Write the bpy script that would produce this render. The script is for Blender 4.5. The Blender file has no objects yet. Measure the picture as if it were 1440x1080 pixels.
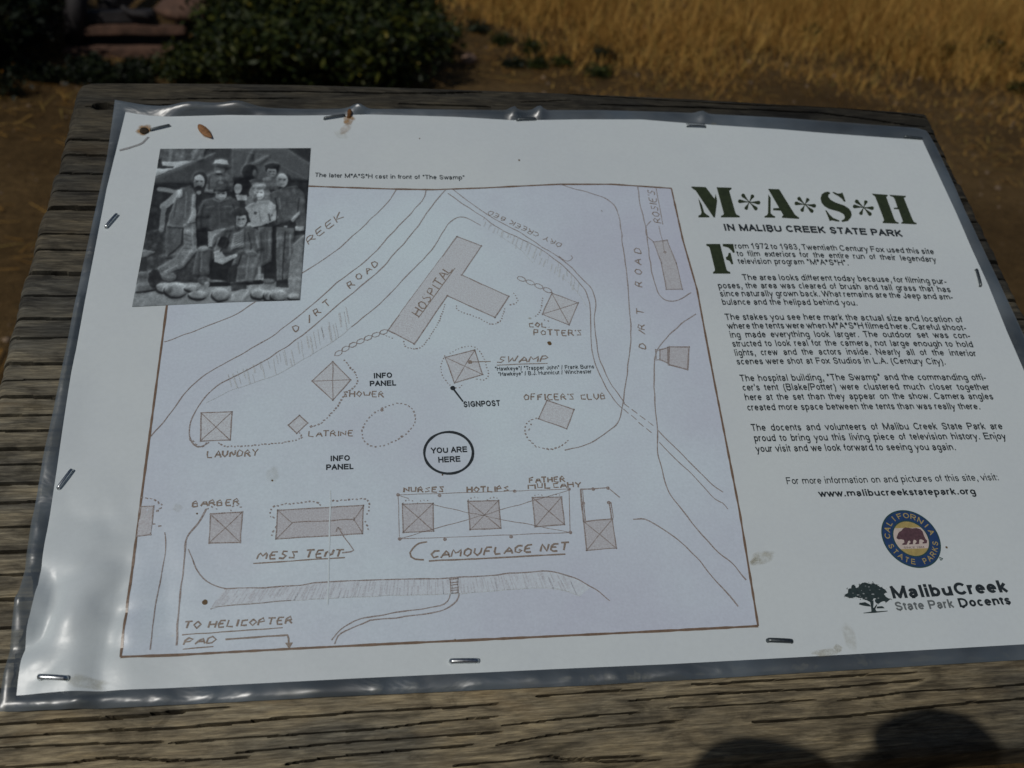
import bpy, bmesh, math, random
import numpy as np
from mathutils import Vector, Matrix, Quaternion
random.seed(7)
RNG = np.random.default_rng(7)
scene = bpy.context.scene
COL = scene.collection

# ------------------------------------------------------------------ frame of the place
# Sign-board frame: x to the right along the board, y up its slope, z out of it (metres);
# origin = near left corner of the paper.  World: z up, ground at z = 0.
TILT = math.radians(25.0)
BOARD_O = Vector((0.0, 0.0, 0.96))
BOARD_M = Matrix.Translation(BOARD_O) @ Matrix.Rotation(TILT, 4, 'X')
# camera pose in the board frame (rows: camera right, down, forward)
CAM_R = np.array([[0.98920961, -0.08494809, 0.1193657],
                  [-0.00950682, -0.85024453, -0.52630206],
                  [0.14619839, 0.51948827, -0.84187765]])
CAM_C = np.array([0.12212825, -0.08631402, 0.33847898])
F_PX = 1290.0

cam_d = bpy.data.cameras.new('camera')
cam = bpy.data.objects.new('camera', cam_d)
COL.objects.link(cam)
_m = Matrix.Identity(4)
for _i in range(3):
    _m[_i][0] = CAM_R[0][_i]; _m[_i][1] = -CAM_R[1][_i]; _m[_i][2] = -CAM_R[2][_i]; _m[_i][3] = CAM_C[_i]
cam.matrix_world = BOARD_M @ _m
cam_d.sensor_width = 36.0
cam_d.lens = F_PX / 1440 * 36.0
cam_d.clip_start = 0.02
cam_d.clip_end = 2000
cam_d.dof.use_dof = True
cam_d.dof.focus_distance = 0.372
cam_d.dof.aperture_fstop = 15.0
scene.camera = cam

# sunlight: travel direction given in the board frame
SUN_B = Vector((0.179, 0.052, -0.360)).normalized()
SUN_W = (BOARD_M.to_3x3() @ SUN_B).normalized()
to_sun = -SUN_W
sun_d = bpy.data.lights.new('sun', 'SUN')
sun_d.energy = 3.75
sun_d.angle = math.radians(0.55)
sun_d.color = (1.0, 0.965, 0.905)
sun = bpy.data.objects.new('sun', sun_d)
COL.objects.link(sun)
sun.rotation_euler = SUN_W.to_track_quat('-Z', 'Y').to_euler()
sun.location = (0, 0, 20)
world = bpy.data.worlds.new('World')
scene.world = world
world.use_nodes = True
wn = world.node_tree
sky = wn.nodes.new('ShaderNodeTexSky')
sky.sky_type = 'NISHITA'
sky.sun_disc = False
sky.sun_elevation = math.asin(to_sun.z)
sky.sun_rotation = math.atan2(to_sun.x, to_sun.y)
sky.altitude = 200
wn.nodes['Background'].inputs['Strength'].default_value = 0.06
wn.links.new(sky.outputs[0], wn.nodes['Background'].inputs[0])
scene.view_settings.view_transform = 'Standard'
scene.view_settings.look = 'None'
scene.view_settings.exposure = -1.25
scene.view_settings.gamma = 1.0
scene.render.resolution_x = 1024
scene.render.resolution_y = 768

# ------------------------------------------------------------------ helpers
def hash2(ix, iy, seed):
    n = (ix.astype(np.int64) * 374761393 + iy.astype(np.int64) * 668265263 + seed * 1442695041) & 0x7fffffff
    n = ((n ^ (n >> 13)) * 1274126177) & 0x7fffffff
    n = n ^ (n >> 16)
    return (n & 0xffff) / 65535.0

def vnoise(x, y, seed=0):
    x = np.asarray(x, float); y = np.asarray(y, float)
    ix = np.floor(x); iy = np.floor(y)
    fx = x - ix; fy = y - iy
    fx = fx * fx * (3 - 2 * fx); fy = fy * fy * (3 - 2 * fy)
    a = hash2(ix, iy, seed); b = hash2(ix + 1, iy, seed)
    c = hash2(ix, iy + 1, seed); d = hash2(ix + 1, iy + 1, seed)
    return (a + (b - a) * fx) * (1 - fy) + (c + (d - c) * fx) * fy

def fbm(x, y, seed=0, oct=4):
    s = 0; a = 0.5
    for k in range(oct):
        s = s + a * vnoise(x, y, seed + k * 17); x = np.asarray(x) * 2.03; y = np.asarray(y) * 2.03; a *= 0.5
    return s

def mesh_obj(name, verts, faces, mat, parent=None, smooth=False):
    me = bpy.data.meshes.new(name)
    v = np.asarray(verts, dtype=np.float32)
    if isinstance(faces, np.ndarray):
        nf, k = faces.shape
        me.vertices.add(len(v)); me.vertices.foreach_set('co', v.ravel())
        me.loops.add(nf * k); me.loops.foreach_set('vertex_index', faces.astype(np.int32).ravel())
        me.polygons.add(nf); me.polygons.foreach_set('loop_start', np.arange(0, nf * k, k, dtype=np.int32))
        me.polygons.foreach_set('loop_total', np.full(nf, k, dtype=np.int32))
        me.update(calc_edges=True)
    else:
        me.from_pydata([tuple(p) for p in v], [], faces)
        me.update()
    if smooth:
        me.polygons.foreach_set('use_smooth', [True] * len(me.polygons))
    if mat is not None:
        me.materials.append(mat)
    o = bpy.data.objects.new(name, me)
    COL.objects.link(o)
    if parent is not None:
        o.parent = parent
    return o

def bm_obj(name, bm, mat, parent=None, smooth=False):
    me = bpy.data.meshes.new(name)
    bm.to_mesh(me); bm.free()
    if smooth:
        me.polygons.foreach_set('use_smooth', [True] * len(me.polygons))
    if mat is not None:
        me.materials.append(mat)
    o = bpy.data.objects.new(name, me); COL.objects.link(o)
    if parent is not None:
        o.parent = parent
    return o

def tag(o, label=None, cat=None, group=None, kind=None):
    if label: o['label'] = label
    if cat: o['category'] = cat
    if group: o['group'] = group
    if kind: o['kind'] = kind
    return o

def empty(name, matrix, label, cat, group=None):
    o = bpy.data.objects.new(name, None)
    o.empty_display_size = 0.05
    COL.objects.link(o)
    o.matrix_world = matrix
    return tag(o, label, cat, group)

class Geo:
    """collects vertices and faces for one mesh"""
    def __init__(s): s.v = []; s.f = []; s.n = 0
    def add(s, v, f):
        s.v.append(np.asarray(v, float).reshape(-1, 3)); k = s.n
        s.f.extend([[i + k for i in q] for q in f]); s.n += len(s.v[-1])
    def build(s, name, mat, parent=None, smooth=False):
        return mesh_obj(name, np.concatenate(s.v), s.f, mat, parent, smooth)

def tube(points, radii, seg=8, cap=True):
    P = [Vector(p) for p in points]; vs = []; fs = []
    up = Vector((0, 0, 1)); n = len(P); prev = None
    for i, p in enumerate(P):
        t = (P[min(i + 1, n - 1)] - P[max(i - 1, 0)]).normalized()
        if prev is None:
            a = t.cross(up)
            if a.length < 1e-3: a = t.cross(Vector((1, 0, 0)))
        else:
            a = prev - t * prev.dot(t)
        a.normalize(); prev = a; b = t.cross(a)
        r = radii[i] if hasattr(radii, '__len__') else radii
        for k in range(seg):
            th = 2 * math.pi * k / seg
            vs.append(p + (a * math.cos(th) + b * math.sin(th)) * r)
    for i in range(n - 1):
        for k in range(seg):
            k2 = (k + 1) % seg
            fs.append([i * seg + k, i * seg + k2, (i + 1) * seg + k2, (i + 1) * seg + k])
    if cap:
        fs.append(list(range(seg))[::-1]); fs.append([(n - 1) * seg + k for k in range(seg)])
    return [tuple(v) for v in vs], fs

def box_geo(c, s):
    x, y, z = s[0] / 2, s[1] / 2, s[2] / 2
    v = [(c[0] + a * x, c[1] + b * y, c[2] + d * z) for a in (-1, 1) for b in (-1, 1) for d in (-1, 1)]
    return v, [[0, 1, 3, 2], [4, 6, 7, 5], [0, 4, 5, 1], [2, 3, 7, 6], [0, 2, 6, 4], [1, 5, 7, 3]]

# ------------------------------------------------------------------ material helpers
def nmat(name):
    m = bpy.data.materials.new(name); m.use_nodes = True
    nt = m.node_tree
    return m, nt, nt.nodes['Principled BSDF']

def N(nt, t, **kw):
    n = nt.nodes.new(t)
    for k, v in kw.items():
        if hasattr(n, k): setattr(n, k, v)
    return n

def ramp(nt, stops):
    r = nt.nodes.new('ShaderNodeValToRGB')
    e = r.color_ramp.elements
    while len(e) < len(stops): e.new(0.5)
    for i, (p, c) in enumerate(stops):
        e[i].position = p; e[i].color = (*c, 1) if len(c) == 3 else c
    return r

def noise(nt, coord, scale, detail=4, rough=0.55, dist=0.0, stretch=None):
    t = nt.nodes.new('ShaderNodeTexNoise')
    t.inputs['Scale'].default_value = scale; t.inputs['Detail'].default_value = detail
    t.inputs['Roughness'].default_value = rough; t.inputs['Distortion'].default_value = dist
    if stretch:
        mp = nt.nodes.new('ShaderNodeMapping'); mp.inputs['Scale'].default_value = stretch
        nt.links.new(coord, mp.inputs['Vector']); nt.links.new(mp.outputs[0], t.inputs['Vector'])
    else:
        nt.links.new(coord, t.inputs['Vector'])
    return t

def mixc(nt, fac, a, b, mode='MIX'):
    m = nt.nodes.new('ShaderNodeMix'); m.data_type = 'RGBA'; m.blend_type = mode
    for sock, val in ((m.inputs[0], fac), (m.inputs[6], a), (m.inputs[7], b)):
        if isinstance(val, (int, float)): sock.default_value = val
        elif isinstance(val, tuple): sock.default_value = (*val, 1)
        else: nt.links.new(val, sock)
    return m.outputs[2]

def obj_coord(nt):
    return nt.nodes.new('ShaderNodeTexCoord').outputs['Object']

def plain(name, color, rough=0.6, metal=0.0, vary=0.25, scale=60.0, bump=0.0):
    m, nt, b = nmat(name); co = obj_coord(nt)
    n = noise(nt, co, scale, 5, 0.6)
    lo = tuple(c * (1 - vary) for c in color); hi = tuple(min(1, c * (1 + vary)) for c in color)
    r = ramp(nt, [(0.3, lo), (0.7, hi)]); nt.links.new(n.outputs[0], r.inputs[0])
    nt.links.new(r.outputs[0], b.inputs['Base Color'])
    b.inputs['Roughness'].default_value = rough; b.inputs['Metallic'].default_value = metal
    if bump:
        bp = nt.nodes.new('ShaderNodeBump'); bp.inputs['Strength'].default_value = bump
        bp.inputs['Distance'].default_value = 0.3 / scale
        nt.links.new(n.outputs[0], bp.inputs['Height']); nt.links.new(bp.outputs[0], b.inputs['Normal'])
    return m

def laminated(name, color=None, vary=0.04, scale=300.0, attr=None, grain=None, tint=None, lilac=False):
    """something printed on the sheet: matt ink or paper under one glossy sheet of laminate"""
    m, nt, b = nmat(name); co = obj_coord(nt)
    n = noise(nt, co, scale, 4, 0.6)
    if attr:
        a = nt.nodes.new('ShaderNodeVertexColor'); a.layer_name = attr
        r = ramp(nt, [(0.25, (0.72,) * 3), (0.75, (1.25,) * 3)]); nt.links.new(n.outputs[0], r.inputs[0])
        c = mixc(nt, 1.0, a.outputs[0], r.outputs[0], 'MULTIPLY')
    elif grain:
        r = ramp(nt, [(grain[0], color), (grain[1], grain[2])]); nt.links.new(n.outputs[0], r.inputs[0])
        c = r.outputs[0]
    else:
        lo = tuple(c_ * (1 - vary) for c_ in color); hi = tuple(c_ * (1 + vary) for c_ in color)
        r = ramp(nt, [(0.3, lo), (0.7, hi)]); nt.links.new(n.outputs[0], r.inputs[0])
        c = r.outputs[0]
    if tint:
        n2 = noise(nt, co, tint[0], 5, 0.6)
        r2 = ramp(nt, [(0.35, (1, 1, 1)), (0.68, tint[1])]); nt.links.new(n2.outputs[0], r2.inputs[0])
        c = mixc(nt, 1.0, c, r2.outputs[0], 'MULTIPLY')
    if lilac:                                           # the scanned map turns lilac towards its margins
        vd = nt.nodes.new('ShaderNodeVectorMath'); vd.operation = 'DISTANCE'; vd.inputs[1].default_value = (0.135, 0.135, 0.0)
        nt.links.new(co, vd.inputs[0])
        n5 = noise(nt, co, 9.0, 4, 0.6); ma = nt.nodes.new('ShaderNodeMath'); ma.operation = 'MULTIPLY_ADD'; ma.inputs[1].default_value = 0.16
        nt.links.new(n5.outputs[0], ma.inputs[0]); nt.links.new(vd.outputs['Value'], ma.inputs[2])
        r5 = ramp(nt, [(0.15, (1, 1, 1)), (0.26, (0.92, 0.865, 0.915))]); nt.links.new(ma.outputs[0], r5.inputs[0])
        c = mixc(nt, 1.0, c, r5.outputs[0], 'MULTIPLY')
    nt.links.new(c, b.inputs['Base Color'])
    b.inputs['Roughness'].default_value = 0.7
    b.inputs['Specular IOR Level'].default_value = 0.0
    b.inputs['Coat Weight'].default_value = 1.0
    b.inputs['Coat Roughness'].default_value = 0.40
    b.inputs['Coat IOR'].default_value = 1.72
    n3 = noise(nt, co, 90.0, 4, 0.5)
    n4 = noise(nt, co, 14.0, 3, 0.5)
    ad = nt.nodes.new('ShaderNodeMath'); ad.operation = 'MULTIPLY_ADD'; ad.inputs[1].default_value = 6.0
    nt.links.new(n4.outputs[0], ad.inputs[0]); nt.links.new(n3.outputs[0], ad.inputs[2])
    bp = nt.nodes.new('ShaderNodeBump'); bp.inputs['Strength'].default_value = 0.5
    bp.inputs['Distance'].default_value = 0.0006
    nt.links.new(ad.outputs[0], bp.inputs['Height'])
    nt.links.new(bp.outputs[0], b.inputs['Coat Normal'])
    return m

# ------------------------------------------------------------------ tracing: photograph pixels -> sheet millimetres/ground
def sheet_z(x, y):
    """height of the laminated sheet above the boards (it buckles between its staples)"""
    x = np.asarray(x, float); y = np.asarray(y, float)
    z = 0.0013 + 0.0007 * np.sin(x * 21 + 0.6) * np.sin(y * 17 + 0.4) + 0.0005 * np.sin(x * 9 - y * 13)
    d = np.hypot(x - 0.004, y - 0.022)
    w = np.exp(-(d / 0.034) ** 2)
    rid = np.abs(vnoise(x * 52 + 3.1, y * 44 + 1.7, 5) - 0.5) * 2
    rid2 = np.abs(vnoise(x * 95 + y * 40, y * 90 - x * 30 + 2.2, 9) - 0.5) * 2
    z = z + w * (0.0066 * rid + 0.0024 * rid2)
    z = z + 0.0016 * np.exp(-((y - 0.297) / 0.009) ** 2) * (0.5 + 0.5 * np.sin(x * 48 + 1.1)) * np.exp(-((x - 0.06) / 0.12) ** 2)
    z = z + 0.0012 * np.exp(-((x + 0.004) / 0.008) ** 2) * np.abs(np.sin(y * 40 + 0.5)) * (y < 0.14)
    return np.maximum(z, 0.0006)

def _rays(px):
    px = np.asarray(px, float).reshape(-1, 2)
    d = np.stack([(px[:, 0] - 720) / F_PX, (px[:, 1] - 540) / F_PX, np.ones(len(px))], 1)
    return d @ CAM_R
def sheet(px):
    """traced points as (x, y) on the sheet, in the board frame"""
    d = _rays(px); z = np.full(len(d), 0.001)
    for _ in range(3):
        k = (z - CAM_C[2]) / d[:, 2]
        p = CAM_C + d * k[:, None]
        z = sheet_z(p[:, 0], p[:, 1])
    return p[:, :2]
def board_xy(px):
    d = _rays(px); k = -CAM_C[2] / d[:, 2]
    return (CAM_C + d * k[:, None])[:, :2]
def ground(x, y, z=0.0):
    d = BOARD_M.to_3x3() @ Vector(_rays([(x, y)])[0]); c = BOARD_M @ Vector(CAM_C)
    k = (z - c.z) / d.z
    return c + d * k

def resample(P, step):
    P = np.asarray(P, float); seg = np.hypot(*(P[1:] - P[:-1]).T); s = np.r_[0, np.cumsum(seg)]
    n = max(2, int(s[-1] / step) + 1); t = np.linspace(0, s[-1], n)
    return np.stack([np.interp(t, s, P[:, 0]), np.interp(t, s, P[:, 1])], 1)
def smooth_poly(P, n=6):
    P = np.asarray(P, float)
    if len(P) < 3: return P
    Q = np.vstack([2 * P[0] - P[1], P, 2 * P[-1] - P[-2]]); out = []
    for i in range(1, len(Q) - 2):
        p0, p1, p2, p3 = Q[i - 1:i + 3]
        for t in np.linspace(0, 1, n, endpoint=False):
            out.append(0.5 * ((2 * p1) + (-p0 + p2) * t + (2 * p0 - 5 * p1 + 4 * p2 - p3) * t * t + (-p0 + 3 * p1 - 3 * p2 + p3) * t ** 3))
    out.append(P[-1])
    return np.array(out)

def lift(P, layer):
    P = np.asarray(P, float)
    return np.column_stack([P, sheet_z(P[:, 0], P[:, 1]) + layer])

L_MAP, L_SHADE, L_LINE, L_TEXT = 0.00006, 0.00010, 0.00015, 0.00020

def ribbon(G, P, width, layer, jitter=0.0, taper=True):
    """a drawn line of the given width along sheet points P"""
    P = resample(P, 0.0016)
    t = np.gradient(P, axis=0); t /= np.maximum(np.hypot(t[:, 0], t[:, 1]), 1e-9)[:, None]
    nrm = np.stack([-t[:, 1], t[:, 0]], 1)
    k = np.arange(len(P)); sd = RNG.integers(0, 9999)
    P = P + nrm * ((vnoise(k * 0.35, k * 0 + sd, 3) - 0.5) * jitter)[:, None]
    w = width / 2 * (0.75 + 0.5 * vnoise(k * 0.5, k * 0 + sd, 8))
    A = lift(P + nrm * w[:, None], layer); B = lift(P - nrm * w[:, None], layer)
    n = len(P)
    G.add(np.vstack([A, B]), [[i, n + i, n + i + 1, i + 1] for i in range(n - 1)])

def fill(G, P, layer):
    """a flat printed shape with outline P (sheet points), triangulated"""
    P = np.asarray(P, float)
    bm = bmesh.new()
    vs = [bm.verts.new((p[0], p[1], 0)) for p in P]
    es = [bm.edges.new((vs[i], vs[(i + 1) % len(vs)])) for i in range(len(vs))]
    bmesh.ops.triangle_fill(bm, edges=es, use_beauty=True, normal=(0, 0, 1))
    bm.verts.index_update()
    v = np.array([x.co[:2] for x in bm.verts]); f = [[w.index for w in q.verts] for q in bm.faces]
    bm.free()
    G.add(lift(v, layer), f)

def coons(bot, top, left, right, nu, nv):
    """grid between four outlines; bot/top run left to right, left/right run bottom to top"""
    def rs(P, n):
        P = np.asarray(P, float); s = np.r_[0, np.cumsum(np.hypot(*(P[1:] - P[:-1]).T))]; t = np.linspace(0, s[-1], n)
        return np.stack([np.interp(t, s, P[:, 0]), np.interp(t, s, P[:, 1])], 1)
    b, t, l, r = rs(bot, nu), rs(top, nu), rs(left, nv), rs(right, nv)
    u = np.linspace(0, 1, nu)[None, :, None]; v = np.linspace(0, 1, nv)[:, None, None]
    S = (1 - v) * b[None] + v * t[None] + (1 - u) * l[:, None] + u * r[:, None] \
        - ((1 - u) * (1 - v) * b[0] + u * (1 - v) * b[-1] + (1 - u) * v * t[0] + u * v * t[-1])
    return S
def grid_faces(nv, nu):
    i = np.arange(nu - 1)[None] + (np.arange(nv - 1) * nu)[:, None]
    return np.stack([i, i + 1, i + nu + 1, i + nu], -1).reshape(-1, 4)
# ------------------------------------------------------------------ the wooden board
def wood_material():
    m, nt, b = nmat('weathered_wood'); co = obj_coord(nt)
    fine = noise(nt, co, 1.0, 6, 0.7, 0.4, (60, 950, 60))
    mid = noise(nt, co, 1.0, 6, 0.65, 1.0, (30, 200, 40))
    big = noise(nt, co, 1.0, 4, 0.55, 0.8, (10, 34, 20))
    r1 = ramp(nt, [(0.28, (0.075, 0.066, 0.055)), (0.5, (0.16, 0.145, 0.12)), (0.75, (0.30, 0.275, 0.23))])
    nt.links.new(fine.outputs[0], r1.inputs[0])
    r2 = ramp(nt, [(0.34, (0.56, 0.55, 0.55)), (0.56, (1.0, 0.98, 0.94)), (0.72, (1.25, 1.18, 1.05))])
    nt.links.new(mid.outputs[0], r2.inputs[0])
    c = mixc(nt, 1.0, r1.outputs[0], r2.outputs[0], 'MULTIPLY')
    r3 = ramp(nt, [(0.36, (0.62, 0.65, 0.70)), (0.6, (1.12, 1.06, 0.95))])
    nt.links.new(big.outputs[0], r3.inputs[0])
    c = mixc(nt, 1.0, c, r3.outputs[0], 'MULTIPLY')
    bl = noise(nt, co, 1.0, 6, 0.62, 1.4, (28, 95, 30))
    rb = ramp(nt, [(0.36, (0.46, 0.46, 0.46)), (0.50, (0.95, 0.95, 0.95)), (0.66, (1.12, 1.10, 1.05))])
    nt.links.new(bl.outputs[0], rb.inputs[0]); c = mixc(nt, 1.0, c, rb.outputs[0], 'MULTIPLY')
    fb = noise(nt, co, 1.0, 5, 0.7, 0.3, (130, 2100, 80))
    rf = ramp(nt, [(0.33, (0.66, 0.65, 0.63)), (0.52, (1, 1, 1)), (0.7, (1.25, 1.22, 1.15))])
    nt.links.new(fb.outputs[0], rf.inputs[0]); c = mixc(nt, 1.0, c, rf.outputs[0], 'MULTIPLY')
    # yellow-brown stains soaked into the grain
    st = noise(nt, co, 1.0, 3, 0.5, 0.5, (16, 60, 20))
    rs = ramp(nt, [(0.60, (0, 0, 0)), (0.74, (1, 1, 1))]); nt.links.new(st.outputs[0], rs.inputs[0])
    f = nt.nodes.new('ShaderNodeMath'); f.operation = 'MULTIPLY'; f.inputs[1].default_value = 0.22
    nt.links.new(rs.outputs[0], f.inputs[0])
    c = mixc(nt, f.outputs[0], c, (0.22, 0.14, 0.06))
    # tone darkens and greys towards the far edge, and darkens to the right
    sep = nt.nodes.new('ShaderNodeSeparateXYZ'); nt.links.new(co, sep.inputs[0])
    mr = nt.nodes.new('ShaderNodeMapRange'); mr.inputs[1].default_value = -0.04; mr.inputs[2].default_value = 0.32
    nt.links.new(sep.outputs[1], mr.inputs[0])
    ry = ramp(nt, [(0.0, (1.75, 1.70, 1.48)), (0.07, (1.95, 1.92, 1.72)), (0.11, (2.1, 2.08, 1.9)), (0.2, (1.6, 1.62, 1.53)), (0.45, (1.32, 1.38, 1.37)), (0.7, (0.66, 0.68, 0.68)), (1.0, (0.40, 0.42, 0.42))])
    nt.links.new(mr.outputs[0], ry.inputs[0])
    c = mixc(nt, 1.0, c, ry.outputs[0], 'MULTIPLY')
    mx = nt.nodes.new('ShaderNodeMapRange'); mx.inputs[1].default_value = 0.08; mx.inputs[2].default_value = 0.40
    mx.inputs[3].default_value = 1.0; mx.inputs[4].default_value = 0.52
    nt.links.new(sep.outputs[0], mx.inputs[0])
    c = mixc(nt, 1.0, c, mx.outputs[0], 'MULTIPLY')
    nt.links.new(c, b.inputs['Base Color'])
    b.inputs['Roughness'].default_value = 0.85
    b.inputs['Specular IOR Level'].default_value = 0.25
    bp = nt.nodes.new('ShaderNodeBump'); bp.inputs['Strength'].default_value = 0.7; bp.inputs['Distance'].default_value = 0.0007
    nt.links.new(fine.outputs[0], bp.inputs['Height']); nt.links.new(bp.outputs[0], b.inputs['Normal'])
    return m
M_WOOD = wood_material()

CRACKS = [  # traced along the grain: (points, half width mm, depth mm)
    ([(0, 1037), (67, 1032), (150, 1027), (240, 1024), (370, 1013), (500, 1002), (617, 995), (700, 990)], .75, 4),
    ([(0, 1048), (140, 1045), (230, 1043)], .45, 2), ([(0, 1078), (100, 1073), (150, 1066), (240, 1070), (350, 1064)], .5, 2.5),
    ([(240, 1046), (370, 1036), (500, 1027), (600, 1018), (700, 1008)], .6, 3),
    ([(330, 1060), (500, 1044), (633, 1035), (706, 1028)], .55, 3), ([(400, 1074), (500, 1062), (667, 1048)], .5, 2.4),
    ([(707, 1020), (783, 1010), (833, 1005), (900, 1001)], .6, 3), ([(753, 978), (833, 972), (907, 968)], .5, 2.5),
    ([(883, 987), (980, 978), (1015, 975), (1090, 971), (1180, 967), (1300, 955)], .6, 3),
    ([(973, 962), (1107, 955), (1180, 950), (1290, 946)], .5, 2.2), ([(1057, 1015), (1180, 1008), (1375, 987), (1440, 973)], .6, 2.5),
    ([(940, 995), (1060, 989), (1150, 985)], .35, 1.6), ([(700, 1048), (770, 1036), (850, 1022), (960, 1012)], .35, 1.5),
    ([(0, 1018), (110, 1014), (260, 1003)], .35, 1.5), ([(1180, 985), (1300, 972), (1440, 955)], .35, 1.5),
    ([(640, 1075), (740, 1068), (775, 1062), (830, 1066), (900, 1062)], .4, 1.6),
    ([(760, 1072), (800, 1070), (850, 1074), (930, 1070)], .35, 1.5),
    # far strip
    ([(120, 149), (240, 147), (330, 147)], .7, 3), ([(300, 129), (420, 129), (620, 129), (678, 128)], .8, 3),
    ([(200, 140), (420, 137)], .6, 2), ([(733, 142), (803, 139)], .9, 3), ([(794, 130), (900, 137), (1000, 144), (1120, 150)], .9, 3),
    ([(842, 146), (1000, 151), (1150, 158), (1300, 178)], .9, 3), ([(1000, 139), (1200, 153), (1313, 166)], .8, 3),
    ([(560, 145), (690, 150)], .6, 2)]
# cracks of the left and right margins, by their height on the board (mm)
LEFT_C = [(265, .8, 4), (254, .5, 2), (242.5, .7, 3.5), (231, .5, 2), (220.8, 1.5, 9), (205, .5, 2), (196, .4, 1.5), (182.5, 1.3, 8), (170, .5, 2),
          (157.5, 1.0, 5), (148, .5, 2), (135.2, .8, 4), (127, .6, 2.5), (119, .8, 4), (110, .6, 3), (103, .6, 3), (95, .8, 4), (88, .5, 2), (80, .7, 3),
          (72, .7, 3.5), (62, .6, 3), (52, .8, 4), (43, .6, 3), (34, .7, 3), (24, .6, 3), (12, .7, 3), (2, .6, 2.5), (-9, .4, 2)]
RIGHT_C = [(289, .6, 3), (282.8, 1.1, 6), (270.5, .8, 4), (262.7, .7, 3), (250.4, 1.0, 5), (237.2, 1.1, 6), (222, .7, 3), (209, .9, 4), (194, 1.0, 5), (183, .7, 3), (170, .8, 4), (158, .8, 4), (140, .7, 3), (120, .8, 4)]

def build_board():
    nu, nv = 400, 1000
    us = np.linspace(0, 1, nu); vs = np.linspace(0, 1, nv)
    U, V = np.meshgrid(us, vs)
    Y = -0.0395 + V * (0.3075 + 0.0395)
    x0 = -0.0295 - 0.0012 * (Y < 0.2208) - 0.0008 * (Y < 0.1825) + 0.0014 * (Y > 0.243) + 0.0012 * (fbm(Y * 160, Y * 0, 3, 3) - 0.5)
    x1 = 0.4435 + 0.0015 * (fbm(Y * 150, Y * 0 + 5, 4, 3) - 0.5) + 0.0015 * (Y < 0.25) + 0.004 * np.clip((0.25 - Y) / 0.2, 0, 1)
    X = x0 + U * (x1 - x0)
    Y = Y + V ** 3 * 0.0075 * np.sin(np.clip((X + 0.0295) / 0.4745, 0, 1) * math.pi) ** 0.7     # bowed far edge
    Y = Y + (1 - V) ** 8 * 0.0012 * (fbm(X * 60, X * 0, 6, 3) - 0.5)
    # grain: ridges running along x, swerving round a knot
    kx, ky = board_xy([(795, 1062)])[0]
    dk = np.hypot((X - kx) / 2.2, Y - ky)
    Yw = Y + 0.010 * np.exp(-(dk / 0.014) ** 2) * np.sign(Y - ky) * np.clip(np.abs(Y - ky) / 0.004, 0, 1) * -0.6
    warp = 0.004 * (fbm(X * 9, Y * 30, 11, 3) - 0.5)
    g = (fbm(X * 12, (Yw + warp) * 780, 21, 3) - 0.45) * 0.0008 + (fbm(X * 6, (Yw + warp) * 210, 31, 3) - 0.45) * 0.0011
    H = g - 0.0002 + (fbm(X * 5, Y * 9, 41, 2) - 0.5) * 0.0008
    def carve(H, cx, cy, hw, dep, seed):
        yy = np.interp(X, cx, cy) + 0.0016 * (fbm(X * 28, X * 0 + seed, seed, 4) - 0.47)
        fade = np.clip((X - cx[0]) / 0.006, 0, 1) * np.clip((cx[-1] - X) / 0.010, 0, 1)
        w = np.maximum(hw * (.62 if seed >= 50 + len(CRACKS) else .36) * (0.7 + 0.8 * vnoise(X * 24, X * 0, seed)) * (0.5 + 0.5 * fade), .20) * 1e-3
        q = np.abs(Y - yy) / w
        return H - (dep * 2.2 + 12) * 1e-3 * np.clip(fade * 3, 0, 1) * np.clip((1.2 - q) * 4, 0, 1)
    sd = 50
    for pts, hw, dep in CRACKS:
        p = board_xy(pts); p = p[np.argsort(p[:, 0])]
        if pts[0][0] <= 0: p[0, 0] = -0.05
        if pts[-1][0] >= 1440: p[-1, 0] = 0.5
        H = carve(H, p[:, 0], p[:, 1], hw, dep, sd); sd += 1
    for y, hw, dep in LEFT_C:
        H = carve(H, [-0.05, 0.005, 0.03 + 0.05 * random.random()], [y * 1e-3] * 2 + [y * 1e-3 + 0.001], hw, dep, sd); sd += 1
    for y, hw, dep in RIGHT_C:
        H = carve(H, [0.37 + 0.03 * random.random(), 0.42, 0.5], [y * 1e-3 + 0.001] + [y * 1e-3] * 2, hw, dep, sd); sd += 1
    # the knot, a hole near the far left corner, and worn edges
    H = H - 0.004 * np.exp(-(((X - kx) / 0.0045) ** 2 + ((Y - ky) / 0.0022) ** 2)) + 0.0012 * np.exp(-((dk - 0.006) / 0.003) ** 2)
    hx, hy = board_xy([(143, 149)])[0]
    H = H - 0.008 * np.clip(1.2 - (((X - hx) / 0.0040) ** 2 + ((Y - hy) / 0.0026) ** 2), 0, 1)
    e = np.minimum(np.minimum(X - x0, x1 - X), np.minimum(V * 0.347, (1 - V) * 0.347))
    H = H - 0.004 * np.clip(1 - e / 0.005, 0, 1) ** 2
    cr = np.hypot(np.clip(0.012 - (X - x0), 0, 1), np.clip(0.012 - (1 - V) * 0.347, 0, 1))
    H = H - 0.006 * np.clip(cr / 0.012 - 0.75, 0, 1)
    verts = np.stack([X, Y, H], -1).reshape(-1, 3)
    # keep under the sheet everywhere it lies on the wood
    faces = grid_faces(nv, nu).tolist()
    rim = [j for j in range(nu)] + [i * nu + nu - 1 for i in range(1, nv)] + [(nv - 1) * nu + j for j in range(nu - 2, -1, -1)] + [i * nu for i in range(nv - 2, 0, -1)]
    low = verts[rim].copy(); low[:, 2] = -0.046
    k = len(verts); n = len(rim)
    side = [[rim[i], k + i, k + (i + 1) % n, rim[(i + 1) % n]] for i in range(n)]
    side = [q[::-1] for q in side]
    return np.vstack([verts, low]), faces + side + [[k + i for i in range(n)]]

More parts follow.
